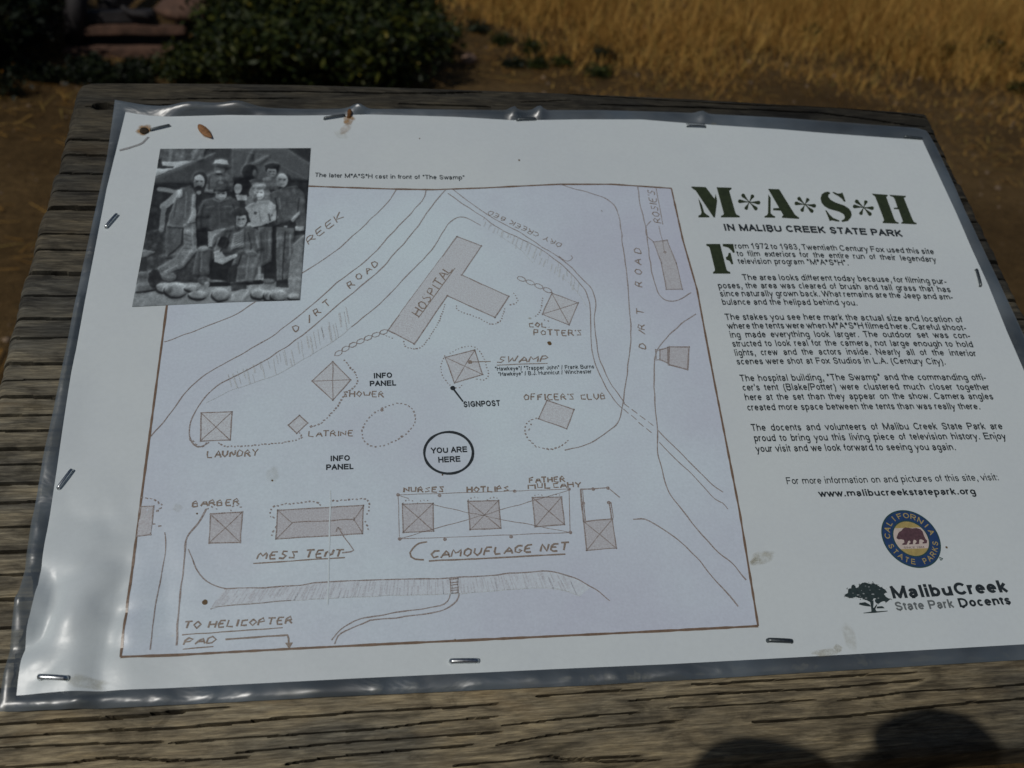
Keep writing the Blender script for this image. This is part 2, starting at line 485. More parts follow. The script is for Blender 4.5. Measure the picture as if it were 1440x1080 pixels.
sign_base = Matrix.Translation((0.207, BOARD_O.y + 0.13, 0.0))
SIGN = empty('wooden_sign', sign_base, 'weathered grey wooden sign board on posts, holding the laminated map poster', 'sign')
v, f = build_board()
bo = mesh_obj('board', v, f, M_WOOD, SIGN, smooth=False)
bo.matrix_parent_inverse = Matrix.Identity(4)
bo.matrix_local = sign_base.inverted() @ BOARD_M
M_POST = plain('post_wood', (0.17, 0.15, 0.12), 0.85, vary=0.45, scale=35, bump=0.6)
for xx in (0.03, 0.385):
    bm = bmesh.new()
    r = bmesh.ops.create_cube(bm, size=1.0)
    top = 0.96 + 0.14 * math.sin(TILT) - 0.066
    bmesh.ops.scale(bm, vec=(0.088, 0.088, top), verts=bm.verts)
    bmesh.ops.translate(bm, vec=(xx - 0.207, 0.0, top / 2), verts=bm.verts)
    bmesh.ops.bevel(bm, geom=bm.edges[:], offset=0.005, segments=2, affect='EDGES')
    for w in bm.verts:
        if w.co.z > top / 2: w.co.z += w.co.y * math.tan(TILT)
    bm_obj('post', bm, M_POST, SIGN)
for yy in (0.05, 0.22):
    bm = bmesh.new(); bmesh.ops.create_cube(bm, size=1.0)
    bmesh.ops.scale(bm, vec=(0.40, 0.038, 0.038), verts=bm.verts)
    bmesh.ops.translate(bm, vec=(0.207, yy, -0.0665), verts=bm.verts)
    bmesh.ops.bevel(bm, geom=bm.edges[:], offset=0.003, segments=2, affect='EDGES')
    o = bm_obj('batten', bm, M_POST, SIGN); o.matrix_local = sign_base.inverted() @ BOARD_M

# ------------------------------------------------------------------ the laminated poster
POSTER = empty('laminated_poster', BOARD_M, 'white laminated poster with a pencil camp map, group photo and text, stapled to the board', 'poster')
WHITE = (0.675, 0.74, 0.755)
M_PAPER = laminated('poster_paper', WHITE, 0.02, 500, tint=(16, (0.95, 0.95, 0.97)))
M_MAP = laminated('map_paper', (0.685, 0.815, 0.875), 0.05, 900, tint=(8, (0.885, 0.825, 0.88)), lilac=True)
p_top = [(176.5, 157.5), (192, 160), (210, 162.5), (237, 164), (320, 161.7), (420, 162.5), (520, 161), (645, 164.5), (720, 169), (759, 168.8), (817, 167.8), (903, 168), (963, 173), (1100, 182), (1297, 197)]
p_left = [(23, 978), (30.5, 925), (47, 844), (63, 762), (83, 638), (100, 525), (120, 420), (150, 265), (176.5, 157.5)]
p_bot = [(23, 978), (240, 967.5), (500, 954), (800, 940), (940, 934), (1190, 920.5), (1440, 906), (1612, 896)]
p_right = [(1612, 896), (1440, 521), (1416, 466), (1390, 401), (1366.6, 350), (1345, 300), (1297, 197)]
f_top = [(161, 139), (200, 146), (240, 151), (330, 150), (420, 153), (480, 152), (493, 150), (506, 152.5), (560, 152), (640, 153), (720, 154), (745, 154), (840, 154), (950, 158), (1100, 166), (1200, 173), (1290, 179), (1303, 183), (1308, 190)]
f_left = [(-4, 1001), (2, 958), (14, 876), (24, 835), (41, 750), (61, 640), (80, 550), (95, 480), (115, 380), (135, 290), (150, 220), (161, 139)]
f_bot = [(-4, 1001), (83, 998), (240, 991.5), (500, 978), (820, 964), (980, 955), (1200, 941.7), (1440, 927.5), (1645, 917)]
f_right = [(1645, 917), (1440, 469), (1428, 443), (1384, 350), (1357, 293), (1342, 258), (1317, 205), (1308, 190)]
sp = {k: sheet(v) for k, v in dict(pt=p_top, pl=p_left, pb=p_bot, pr=p_right, ft=f_top, fl=f_left, fb=f_bot, fr=f_right).items()}
NU, NV = 220, 150
S = coons(sp['pb'], sp['pt'], sp['pl'], sp['pr'], NU, NV).reshape(-1, 2)
mesh_obj('paper', lift(S, 0), grid_faces(NV, NU), M_PAPER, POSTER, smooth=True)

def film_material():
    m, nt, b = nmat('laminate_film'); co = obj_coord(nt)
    out = nt.nodes['Material Output']; nt.nodes.remove(b)
    tr = N(nt, 'ShaderNodeBsdfTransparent'); tr.inputs[0].default_value = (0.80, 0.86, 0.90, 1)
    df = N(nt, 'ShaderNodeBsdfDiffuse')
    n0 = noise(nt, co, 40, 4, 0.6)
    r0 = ramp(nt, [(0.35, (0.135, 0.175, 0.21)), (0.7, (0.20, 0.235, 0.26))]); nt.links.new(n0.outputs[0], r0.inputs[0]); nt.links.new(r0.outputs[0], df.inputs[0])
    mx = N(nt, 'ShaderNodeMixShader')
    n1 = noise(nt, co, 22, 3, 0.5)
    r1 = ramp(nt, [(0.3, (0.22,) * 3), (0.7, (0.75,) * 3)]); nt.links.new(n1.outputs[0], r1.inputs[0]); nt.links.new(r1.outputs[0], mx.inputs[0])
    nt.links.new(tr.outputs[0], mx.inputs[1]); nt.links.new(df.outputs[0], mx.inputs[2])
    gl = N(nt, 'ShaderNodeBsdfGlossy'); gl.inputs['Roughness'].default_value = 0.38
    fr = N(nt, 'ShaderNodeFresnel'); fr.inputs[0].default_value = 2.25
    n2 = noise(nt, co, 1.0, 3, 0.45, 0.8, (34, 52, 40))
    bp = nt.nodes.new('ShaderNodeBump'); bp.inputs['Strength'].default_value = 0.7; bp.inputs['Distance'].default_value = 0.003
    nt.links.new(n2.outputs[0], bp.inputs['Height'])
    nt.links.new(bp.outputs[0], gl.inputs['Normal']); nt.links.new(bp.outputs[0], fr.inputs['Normal'])
    m2 = N(nt, 'ShaderNodeMixShader')
    nt.links.new(fr.outputs[0], m2.inputs[0]); nt.links.new(mx.outputs[0], m2.inputs[1]); nt.links.new(gl.outputs[0], m2.inputs[2])
    nt.links.new(m2.outputs[0], out.inputs['Surface'])
    return m
M_FILM = film_material()
FOLDS = [(float(sheet([(px_, 157)])[0][0]), w_, h_) for px_, w_, h_ in ((262, .010, .0030), (300, .014, .0026), (338, .008, .0034), (505, .0035, .0040), (722, .0022, .0032), (758, .0026, .0036), (985, .003, .0022))]
def film_ring():
    inner = []; outer = []
    def rs(P, n):
        s = np.r_[0, np.cumsum(np.hypot(*(P[1:] - P[:-1]).T))]; t = np.linspace(0, s[-1], n)
        return np.stack([np.interp(t, s, P[:, 0]), np.interp(t, s, P[:, 1])], 1)
    for a, b, n, rev in (('pb', 'fb', NU, 0), ('pr', 'fr', NV, 0), ('pt', 'ft', NU, 1), ('pl', 'fl', NV, 1)):
        i, o = rs(sp[a], n), rs(sp[b], n)
        if rev: i, o = i[::-1], o[::-1]
        inner.append(i[:-1]); outer.append(o[:-1])
    I = np.vstack(inner); O = np.vstack(outer); n = len(I); R = 7
    rows = []
    for r in range(R):
        t = r / (R - 1)
        P = I * (1 - t) + O * t
        z = sheet_z(P[:, 0], P[:, 1])
        bulge = 0.0007 * math.sin(t * math.pi) * (0.3 + 0.7 * vnoise(P[:, 0] * 40, P[:, 1] * 40, 77))
        dc = np.hypot(P[:, 0] - 0.0, P[:, 1] - 0.004); rg = 1 - np.abs(vnoise(P[:, 0] * 70 + 2, P[:, 1] * 55, 83) - .5) * 2
        bulge = bulge + math.sin(min(1.0, t * 1.15) * math.pi * .8) * (0.0030 * np.exp(-(dc / .040) ** 2) * rg ** 3 + 0.0012 * (P[:, 0] < 0.012) * (P[:, 1] < .17) * rg ** 4 + 0.0009 * (P[:, 1] < 0.02) * (P[:, 0] < .25) * rg ** 4)
        for x0_, w_, h_ in FOLDS:                       # the film lifts off the wood between the staples of the far edge
            bulge = bulge + (P[:, 1] > 0.27) * h_ * math.sin(min(1.0, t * 1.25) * math.pi * .62) * np.exp(-((P[:, 0] - x0_) / w_) ** 2)
        z = np.where(t > 0.99, np.maximum(z * 0.7, 0.0008), z) + bulge + 0.00002
        rows.append(np.column_stack([P, z]))
    V = np.vstack(rows)
    F = []
    for r in range(R - 1):
        for i in range(n):
            j = (i + 1) % n
            F.append([r * n + i, (r + 1) * n + i, (r + 1) * n + j, r * n + j])
    return V, np.array(F)
v, f = film_ring()
mesh_obj('laminate_border', v, f, M_FILM, POSTER, smooth=True)

# map sheet and its frame
m_top = [(257, 259), (350, 260), (434, 262), (550, 266), (610, 267), (680, 264.6), (786, 259.4), (861, 259.4), (944, 265)]
m_left = [(169.5, 924), (201, 684), (234, 435), (257, 259)]
m_bot = [(169.5, 924), (410, 912.5), (560, 905), (920, 888), (1066, 880.5)]
m_right = [(1066, 880.5), (1040, 720), (1005, 540), (993, 477), (980, 407), (960, 337), (944, 265)]
S = coons(sheet(m_bot), sheet(m_top), sheet(m_left), sheet(m_right), 170, 130).reshape(-1, 2)
MAP = mesh_obj('map_print', lift(S, L_MAP), grid_faces(130, 170), M_MAP, POSTER, smooth=True)
M_FRAME = laminated('frame_ink', (0.20, 0.135, 0.09), 0.2, 700)
G = Geo()
for p in (m_top, m_left, m_bot, m_right):
    ribbon(G, sheet(p), 0.0009, L_LINE)
G.build('map_frame', M_FRAME, MAP)
# ------------------------------------------------------------------ the pencil drawing
PAPERISH = (0.57, 0.63, 0.69)
M_PENCIL = laminated('brown_pencil', (0.225, 0.17, 0.145), scale=2200, grain=(0.40, 0.70, (0.52, 0.52, 0.53)))
M_FAINT = laminated('faint_pencil', (0.46, 0.47, 0.49), scale=2400, grain=(0.36, 0.60, (0.66, 0.75, 0.79)))
M_LETTER = laminated('pencil_lettering', (0.215, 0.155, 0.11), scale=2400, grain=(0.42, 0.76, (0.47, 0.45, 0.43)))
M_SHADE = laminated('pencil_shading', (0.54, 0.555, 0.585), scale=1700, grain=(0.34, 0.66, (0.68, 0.76, 0.81)))
M_DARKER = laminated('dense_pencil_shading', (0.46, 0.45, 0.475), scale=1700, grain=(0.32, 0.70, (0.62, 0.66, 0.70)))
def T(scale, ox, oy, pts):
    return [(ox + x / scale, oy + y / scale) for x, y in pts]
MM = 0.001
DRAW = Geo(); FAINT = Geo(); SHADE = Geo(); DENSE = Geo()
def line(pts, w=0.55, G=None, smooth=True, jit=0.45):
    P = sheet(pts)
    if smooth: P = smooth_poly(P, 5)
    ribbon(G or DRAW, P, w * .82 * MM, L_LINE, jit * MM)
def dots(pts, step=1.7, ln=0.75, w=0.6, close=False):
    pts = list(pts) + ([pts[0]] if close else [])
    P = resample(smooth_poly(sheet(pts), 6), step * MM)
    for i in range(len(P) - 1):
        d = P[i + 1] - P[i]; d = d / max(np.hypot(*d), 1e-9); a = random.uniform(-.5, .5)
        d = np.array([d[0] * math.cos(a) - d[1] * math.sin(a), d[0] * math.sin(a) + d[1] * math.cos(a)]) * ln * MM * random.uniform(.6, 1.2)
        ribbon(DRAW, [P[i], P[i] + d], w * MM * random.uniform(.7, 1.2), L_LINE)
def box(pts, cross=True, w=0.6, shade=True):
    if shade: fill(DENSE if (pts[0][1] > 690 or pts[0][0] > 880) else SHADE, sheet(pts), L_SHADE)
    q = list(pts)
    for i in range(len(q)):
        a, b = np.array(q[i], float), np.array(q[(i + 1) % len(q)], float); d = (b - a) / np.hypot(*(b - a))
        line([tuple(a - d * 1.2), tuple(b + d * 1.2)], w, smooth=False, jit=.2)
    if cross:
        line([q[0], q[2]], w * .8, smooth=False, jit=.2); line([q[1], q[3]], w * .8, smooth=False, jit=.2)
def dot(x, y, r, G=None):
    c = sheet([(x, y)])[0]
    fill(G or DRAW, [c + r * MM * np.array([math.cos(t), math.sin(t)]) for t in np.linspace(0, 2 * math.pi, 12, endpoint=False)], L_LINE + 0.00001)
def hatch(top, bot, n, w=0.35, lo=0.4, hi=1.0, G=None):
    A = resample(sheet(top), .0005); B = resample(sheet(bot), .0005)
    for i in range(n):
        t = (i + random.random()) / n
        a = A[int(t * (len(A) - 1))]; b = B[int(t * (len(B) - 1))]
        k = random.uniform(lo, hi)
        P = [a, a + (b - a) * k] if random.random() < .5 else [b, b + (a - b) * k]
        ribbon(G or FAINT, P, w * MM * random.uniform(.6, 1.8), L_LINE, .3 * MM)

# creek banks, roads and embankments
line([(557, 267), (540, 290), (485, 342), (455, 365), (430, 381), (360, 424), (330, 443), (290, 459), (244, 477), (231, 481)])
line([(600, 267), (592, 284), (545, 335), (517, 365), (475, 397), (442, 427), (399, 460), (386, 471), (345, 495), (305, 517), (269, 543), (242, 579), (212, 614)])
rd_low = [(626, 267), (602, 297), (582, 326), (551, 361), (535, 379), (494, 414), (467, 436), (439, 460), (411, 482), (367, 510), (319, 535), (297, 550), (280, 571), (269, 590), (266, 613), (274, 627), (283, 628), (294, 622)]
line(rd_low, .6)
emb = [(676, 317), (650, 305), (630, 316), (615, 340), (600, 360), (587, 372), (565, 396), (542, 420), (494, 460), (471, 479), (444, 495), (394, 525), (355, 539), (325, 549), (289, 567)]
line(emb[:9], .55); line(emb[8:], .4, FAINT)
hatch([(x - 6, y - 30 + 10 * (i / 6)) for i, (x, y) in enumerate(emb[8:14])], emb[8:14], 34, .4, .4, .95)
cr_a = [(637, 267), (660, 284), (685, 302), (706, 314), (734, 329), (760, 346), (791, 366), (817, 390), (833, 408.5), (837.6, 427), (836, 447), (838, 475), (842, 500), (853, 529), (872, 559), (878, 567)]
cr_b = [(630, 272), (655, 290), (680, 306), (696, 318), (721, 331), (753, 346), (789, 372), (815, 398), (828, 421), (830, 447), (831.5, 478), (834, 500), (844, 529), (861, 559), (875, 575)]
line(cr_a); line(cr_b)
hatch(cr_b[2:8], [(675, 316), (705, 335), (745, 365), (780, 385), (800, 402), (812, 418)], 34, .4, .3, .9)
line([(700, 330), (730, 350), (750, 370)], .35, FAINT); line([(790, 390), (806, 404), (818, 420), (826, 432)], .4, FAINT)
line([(786, 360), (796, 367), (805, 364), (803, 359)], .5)
for a, b in (((877, 567), (922, 602)), ((877, 575), (919, 612))):
    for k in range(4):
        t0, t1 = k / 4, k / 4 + .17
        line([(a[0] + (b[0] - a[0]) * t, a[1] + (b[1] - a[1]) * t) for t in (t0, t1)], .5, smooth=False)
line([(925, 605), (950, 630), (973, 653), (1000, 680), (1017, 692)]); line([(927, 622), (950, 645), (973, 667), (1003, 700), (1016, 708), (1023, 716)])
line([(786, 259), (804, 264.5), (841, 275), (859, 284), (868, 298), (873, 320), (876, 351), (881, 380), (884, 421), (887, 455), (886, 489), (881, 530), (875, 571), (867, 596), (842, 615.5), (819, 628), (794, 633)], .6)
line([(897, 263), (900, 289), (908, 318), (911, 344), (914.6, 372), (921, 401), (931, 419), (942, 423.6), (955, 421.5), (972, 412)], .6)
line([(915, 311), (908, 319)]); line([(908, 319), (909, 331), (919, 340.6)])
line([(979, 442), (963, 452), (947, 465.6), (929, 484), (921, 502), (920, 540), (921, 567), (925, 607), (925, 640), (930, 657), (938, 687), (953, 710), (1003, 770), (1027, 790), (1049, 816)], .65)
line([(890, 730), (910, 732), (940, 750), (973, 777), (1007, 818), (1025, 838), (1038, 853)], .7)
# lower road, embankment, ladder and path
line([(231, 749), (233.6, 765.5), (230, 790), (225, 818), (217, 865), (212, 914)], .5)
dots([(198, 699.5), (215, 702), (226, 708), (227, 716), (217, 721)], 1.6, 1.1); dots([(215, 737), (230, 743)], 1.8, 1.2)
line([(290.5, 715.5), (279.5, 735), (263, 757), (258.6, 793), (253, 843), (250, 879), (248, 908)], .75)
line([(265.5, 772), (276.7, 802), (296, 821), (315.6, 828), (333, 828)], .55)
e_top = [(315.6, 828), (371, 826.7), (410, 824), (465.6, 818), (520, 815.6), (560, 814), (625.6, 813.6), (675.6, 810), (750.6, 804), (775.6, 804.4), (803, 811), (831, 825), (857.5, 845)]
e_bot = [(296, 857), (315.6, 851.7), (410, 844.7), (493, 840.6), (560, 837), (625.6, 835.6), (661.7, 834), (759, 827), (792, 831), (816, 838)]
line(e_top, .6); line(e_bot, .45, FAINT); line(e_bot[:3], .4)
WASH = Geo(); WGEO = Geo(); fill(WASH, sheet(e_top[:12] + e_bot[::-1]), L_SHADE)
hatch(e_top[:11], e_bot, 120, .4, .4, 1.0, WGEO)
box([(633, 815), (644, 814), (644, 833.6), (634.4, 834.4)], False, .6, False)
for k in range(1, 5): line([(633.4, 815 + k * 4), (644, 814 + k * 4)], .5, smooth=False)
line([(645, 834), (642, 846), (628, 856), (606, 863), (562, 868), (520, 873), (512.8, 876.7), (479, 890.6), (470, 906)], .6)
line([(634, 835), (629.7, 844.7), (614, 853), (575.6, 858.6), (547.8, 863), (520, 868), (507, 871), (482, 882), (465.6, 900)], .6)
# buildings and tents
H = [(642.5, 333), (677, 346), (649, 387), (715.5, 417), (696, 446.6), (629, 416), (582.5, 484), (545.5, 464.5)]
box(H, False, .7)
box([(776, 412.4), (813, 426), (800, 457), (762.5, 442)]); box([(468, 508.6), (493, 534.5), (468, 563), (439, 536)])
box([(283, 581), (326, 579.5), (323.6, 619), (282, 620.5)]); box([(421, 584.5), (432.5, 595), (417, 609.5), (405.5, 598)], False)
box([(626, 502.5), (667.5, 492.5), (678.6, 526.7), (639, 538.6)]); box([(769, 563), (807, 576), (796.7, 603), (757, 589)], False)
box([(296, 723), (341, 720), (338, 763), (294, 764)]); box([(390.5, 717.5), (511, 711), (509.5, 750.5), (388, 758)], False)
line([(411, 735), (499.5, 730)], .55, smooth=False)
for a, b in (((390.5, 717.5), (411, 735)), ((388, 758), (411, 735)), ((511, 711), (497, 731)), ((509.5, 750.5), (497, 731))): line([a, b], .45, smooth=False)
line([(497.5, 727), (501, 730), (497, 733)], .5)
line([(475, 742), (497.5, 775), (481, 777)], .6, smooth=False); line([(473, 748), (475, 742), (480, 745)], .6, smooth=False)
box([(197.5, 713), (216, 712), (212, 752), (193, 754.5)], False); line([(214, 714), (197, 735)], .3, FAINT)
box([(566, 709), (609, 708), (609.7, 746.7), (566.7, 749)]); box([(658, 705), (701, 704), (704, 743), (661, 745)]); box([(748.6, 700), (789.4, 699), (793.6, 737.8), (752.5, 741)])
box([(820.6, 733.6), (861, 730), (866.7, 771), (824.7, 774)])
box([(559.7, 696), (800, 687.8), (802, 749), (562, 758)], False, .35, False)
line([(609, 709.5), (658, 721), (802, 749)], .35, smooth=False); line([(562, 758), (657, 731), (748, 705), (800, 689)], .35, smooth=False); line([(559.7, 696), (575, 701)], .35)
for p in ((559.7, 696), (618, 697), (723.6, 691), (800, 688), (562, 758), (625.6, 758.6), (718.6, 755), (802, 749)): dot(*p, .75)
for x in (571, 592, 663, 690, 753, 778):
    y = 704 if x < 600 else (700 if x < 700 else 696)
    dots([(x - 5, y + 4), (x, y), (x + 9, y), (x + 12, y + 3)], 1.3, .5, .45)
line([(816, 688), (854.7, 686), (871, 700)], .7, smooth=False); line([(816, 688), (820.6, 733)], .9, smooth=False); line([(818.5, 689), (823, 733)], .5, smooth=False)
line([(856.7, 706), (859.4, 730)], .7, smooth=False); line([(859, 706), (862, 729)], .5, smooth=False)
for p in ((834, 688), (854.7, 686.6), (820, 708), (856, 707)): dot(*p, .8)
box([(919, 340.6), (938, 338), (951, 370), (959.5, 407), (937, 407), (930, 370)], False)
dot(935, 355, .8); line([(926, 318), (935, 355)], .4, smooth=False)
box([(941, 488), (969, 488), (967, 520), (940, 513)], False, .8); box([(928, 492), (939, 489), (939, 511), (928, 506)], False, .7)
line([(922, 491), (922, 507), (927, 506)], .5, smooth=False); line([(921, 491), (928, 493)], .5, smooth=False)
# stone and stake rows
dots([(722, 412), (728, 424), (715, 430)], 1.4, .8); dots([(710, 434), (703, 452), (690, 456), (672, 447), (645, 437), (641, 428)], 1.4, .8)
dots([(626, 428), (617, 452), (600, 480), (586, 491), (570, 487), (567, 478)], 1.3, .8); dots([(538, 470), (555, 477)], 1.3, .8)
dots([(763, 419), (760, 436), (752, 447)], 1.3, .8); dots([(765, 450), (775, 452)], 1.3, .8)
dots([(484, 506), (502, 530), (498, 545), (484, 555), (472, 575), (452, 595), (434, 600)], 1.5, 1.0, .7)
dots([(421, 608), (424, 616), (395, 623), (330, 628), (312, 626), (306, 621)], 1.3, .9, .65); dots([(267, 616), (280, 629), (294, 621)], 1.5, 1.2, .7)
dots([(632, 497), (650, 489), (664, 487), (676, 496), (684, 515), (687, 528), (680, 535), (667, 532)], 1.5, .7, .5); dots([(626, 500), (620, 512), (622, 528), (632, 541), (644, 546), (652, 540)], 1.5, .7, .5)
dots([(755, 588), (742, 594), (738, 608), (746, 622), (762, 630), (785, 630), (801, 617)], 1.7, 1.1, .6); dots([(747, 596), (743, 610)], 1.8, 1.2, .6)
dots([(557, 567), (575, 571), (584, 585), (580.6, 599), (564, 615.6), (533, 628), (514, 622.5), (509, 607), (516.7, 590.6), (533, 576.7)], 1.7, .9, .65, True)
dot(537, 577, .7); dot(565, 614, .6)
dots([(386, 729), (381, 727), (384, 713), (420, 707), (443, 706), (453, 713)], 1.5, .9); dots([(467, 705), (512, 702), (519, 710), (517, 722), (512, 724)], 1.5, .9); dots([(388, 740), (380, 758)], 1.6, 1.0); dots([(513, 733), (519, 748)], 1.6, .8)
dots([(291, 716), (296, 712), (310, 719)], 1.6, .9); dots([(325, 719), (327, 712), (337, 711), (341, 718)], 1.7, .8)
def chain(pts, r):
    P = resample(sheet(pts), r * 1.55 * MM)
    for i in range(len(P) - 1):
        c = (P[i] + P[i + 1]) / 2; d = P[i + 1] - P[i]; a = math.atan2(d[1], d[0])
        pp = [(c[0] + r * .95 * MM * math.cos(t) * math.cos(a) - r * .55 * MM * math.sin(t) * math.sin(a), c[1] + r * .95 * MM * math.cos(t) * math.sin(a) + r * .55 * MM * math.sin(t) * math.cos(a)) for t in np.linspace(0, 6.28, 11)]
        ribbon(DRAW, pp, .42 * MM, L_LINE)
chain([(545, 465), (520, 474), (490, 488), (471, 500)], 2.2); chain([(727, 390), (745, 397), (776, 411)], 2.4)
# underlines, leaders and arrows of the lettering
LET = Geo()
for pts, w in (([(588.5, 447), (640, 377)], .45), ([(698.5, 513.6), (770, 511)], .55), ([(356, 792.5), (485, 784)], .6), ([(256, 893), (397.5, 883)], .5), ([(257, 913), (300, 909.5)], .5),
               ([(603, 789), (795, 779.5)], .75), ([(932, 316), (922.5, 265)], .45), ([(661, 509.4), (690, 508.6)], .5), ([(317, 899.5), (405.8, 893), (406.5, 911)], .8)):
    line(pts, w, LET, smooth=False, jit=.15)
fill(LET, sheet([(401, 904), (412, 903.5), (406.6, 913)]), L_LINE)
line([(600.5, 762), (587, 765), (577, 778), (582.5, 785.5), (596, 787)], .8, LET); dot(661, 509.4, 1.0, LET)

# ------------------------------------------------------------------ hand lettering: capitals drawn with single strokes
SF = {'A': [[(0, 0), (.45, 1), (.8, 0)], [(.12, .36), (.72, .36)]], 'B': [[(0, 0), (0, 1), (.5, .95), (.58, .75), (.45, .55), (0, .52)], [(.45, .54), (.68, .3), (.5, .03), (0, 0)]],
      'C': [[(.7, .9), (.4, 1), (.08, .75), (.02, .4), (.2, .06), (.45, 0), (.72, .12)]], 'D': [[(0, 0), (.05, 1), (.5, .9), (.7, .5), (.5, .1), (0, 0)]],
      'E': [[(.65, 1), (.05, 1), (0, 0), (.65, 0)], [(.02, .52), (.5, .54)]], 'F': [[(.65, 1), (.05, 1), (0, 0)], [(.02, .52), (.5, .54)]],
      'G': [[(.7, .9), (.4, 1), (.08, .75), (.02, .4), (.2, .04), (.6, .04), (.7, .4), (.4, .4)]], 'H': [[(.02, 1), (0, 0)], [(.68, 1), (.66, 0)], [(0, .5), (.68, .54)]],
      'I': [[(.1, 1), (.08, 0)]], 'K': [[(.04, 1), (0, 0)], [(.65, 1), (.05, .45), (.7, 0)]], 'L': [[(.05, 1), (0, 0), (.62, .02)]],
      'M': [[(0, 0), (.05, 1), (.42, .35), (.82, 1), (.85, 0)]], 'N': [[(0, 0), (.05, 1), (.62, 0), (.68, 1)]],
      'O': [[(.35, 1), (.06, .75), (.02, .35), (.28, 0), (.6, .2), (.7, .6), (.55, .95), (.3, 1)]], 'P': [[(0, 0), (.05, 1), (.5, 1), (.66, .78), (.5, .52), (.03, .48)]],
      'R': [[(0, 0), (.05, 1), (.5, 1), (.66, .78), (.5, .54), (.03, .48)], [(.3, .5), (.7, 0)]], 'S': [[(.66, .92), (.3, 1), (.08, .78), (.3, .55), (.6, .4), (.58, .1), (.25, 0), (0, .1)]],
      'T': [[(-.02, 1), (.72, 1)], [(.35, 1), (.32, 0)]], 'U': [[(.02, 1), (.04, .25), (.3, 0), (.6, .2), (.66, 1)]], 'W': [[(0, 1), (.2, 0), (.45, .7), (.68, 0), (.92, 1)]],
      'Y': [[(0, 1), (.36, .5), (.7, 1)], [(.36, .5), (.3, 0)]], "'": [[(.1, 1.1), (.06, .85)]], '.': [[(.08, .06), (.12, 0)]], ' ': []}
SW = {'I': .36, "'": .22, '.': .3, ' ': .6, 'M': 1.1, 'W': 1.15}
def hand(text, p0, p1, hpx, w=.62, G=None, slant=0.0):
    """pencil capitals from baseline point p0 to p1, hpx tall in the photograph"""
    d = np.array(p1, float) - p0; d /= np.hypot(*d); up = np.array([d[1], -d[0]])
    mid = (np.array(p0, float) + p1) / 2
    A, B, C0, C1 = sheet([p0, p1, mid, mid + up * hpx])
    L = np.hypot(*(B - A)); u = (B - A) / L; n = np.array([-u[1], u[0]]); h = abs(np.dot(C1 - C0, n))
    adv = [SW.get(c, .94) for c in text]; tot = sum(adv) - .2; x = 0
    for c, a in zip(text, adv):
        jy = random.uniform(-.05, .05) * h; jr = random.uniform(-.06, .06); k = random.uniform(.93, 1.06)
        for st in SF[c]:
            s = smooth_poly(st, 4) if (len(st) > 3 and c in 'BCDGOPRSU') else np.array(st, float)
            P = [A + u * ((x + q[0] + slant * q[1]) / tot * L) + n * (q[1] * h * k + jy + jr * q[0] * h) for q in s]
            ribbon(G or LET, P, w * MM, L_LINE + .00001, .12 * MM)
        x += a
hand('HOSPITAL', (590, 446), (637, 378), 12.5, .6, slant=.1); hand('REEK', (434, 344), (484, 305), 9, .5, slant=.2)
for c, x, y in (('D', 419, 464), ('I', 435, 454), ('R', 449, 442), ('T', 463, 430), ('R', 496, 403), ('O', 508, 392), ('A', 520, 383), ('D', 530, 374)):
    hand(c, (x - 3.5, y + 3), (x + 3.2, y - 2.5), 8.5, .55, slant=.15)
for c, y in (('D', 491), ('I', 474), ('R', 464), ('T', 443), ('R', 404), ('O', 387), ('A', 373), ('D', 357)):
    x = 908 + (y - 491) * .045 - .5 * (y < 420)
    hand(c, (x, y), (x - .6, y - 7.5), 9.5, .55, slant=.1)
hand('DRY CREEK BED', (790, 343), (688, 295.5), 6.2, .42); hand("ROSIE'S", (929.5, 314), (919.5, 268), 9.5, .5, slant=.12)
hand('COL.', (743.5, 460.5), (772, 460.5), 6.5); hand("POTTER'S", (751, 472), (819, 472), 7.5)
hand('SHOWER', (482, 558.5), (540, 558.5), 8, .55); hand('LATRINE', (434, 614), (497, 613), 7.6, .5); hand('LAUNDRY', (291, 644), (363, 641.5), 9)
hand('SWAMP', (698.5, 510.6), (770, 508.6), 8.5, .6, slant=.25); hand("OFFICER'S CLUB", (737, 563.3), (852.5, 561.5), 8.3, .6)
hand('NURSES', (568, 692.5), (625, 692), 7.5); hand('HOTLIPS', (657, 692.5), (716, 691), 7.5); hand('FATHER', (744.5, 679.5), (795, 678), 7.5); hand('MULCAHY', (743, 688), (818, 685), 7.5)
hand('BARBER', (271, 713), (337, 710), 8.3); hand('MESS TENT', (361, 787), (481, 783), 10, .7, slant=.2)
hand('TO HELICOPTER', (258, 884.5), (411, 877), 9.5, .65, slant=.15); hand('PAD', (258, 907), (303, 904), 9, .65, slant=.15)
hand('CAMOUFLAGE NET', (605, 785), (799, 774), 10.5, .72, slant=.2)
WASH.build('slope_shading', laminated('slope_pencil', (0.60, 0.645, 0.715), scale=1200, grain=(0.34, 0.66, (0.68, 0.775, 0.84))), MAP); WGEO.build('slope_hatching', laminated('slope_hatch', (0.49, 0.50, 0.545), scale=2000, grain=(0.34, 0.62, (0.64, 0.71, 0.77))), MAP); SHADE.build('tent_shading', M_SHADE, MAP); DENSE.build('dense_shading', M_DARKER, MAP); FAINT.build('faint_hatching', M_FAINT, MAP)
DRAW.build('pencil_drawing', M_PENCIL, MAP); LET.build('hand_lettering', M_LETTER, MAP)

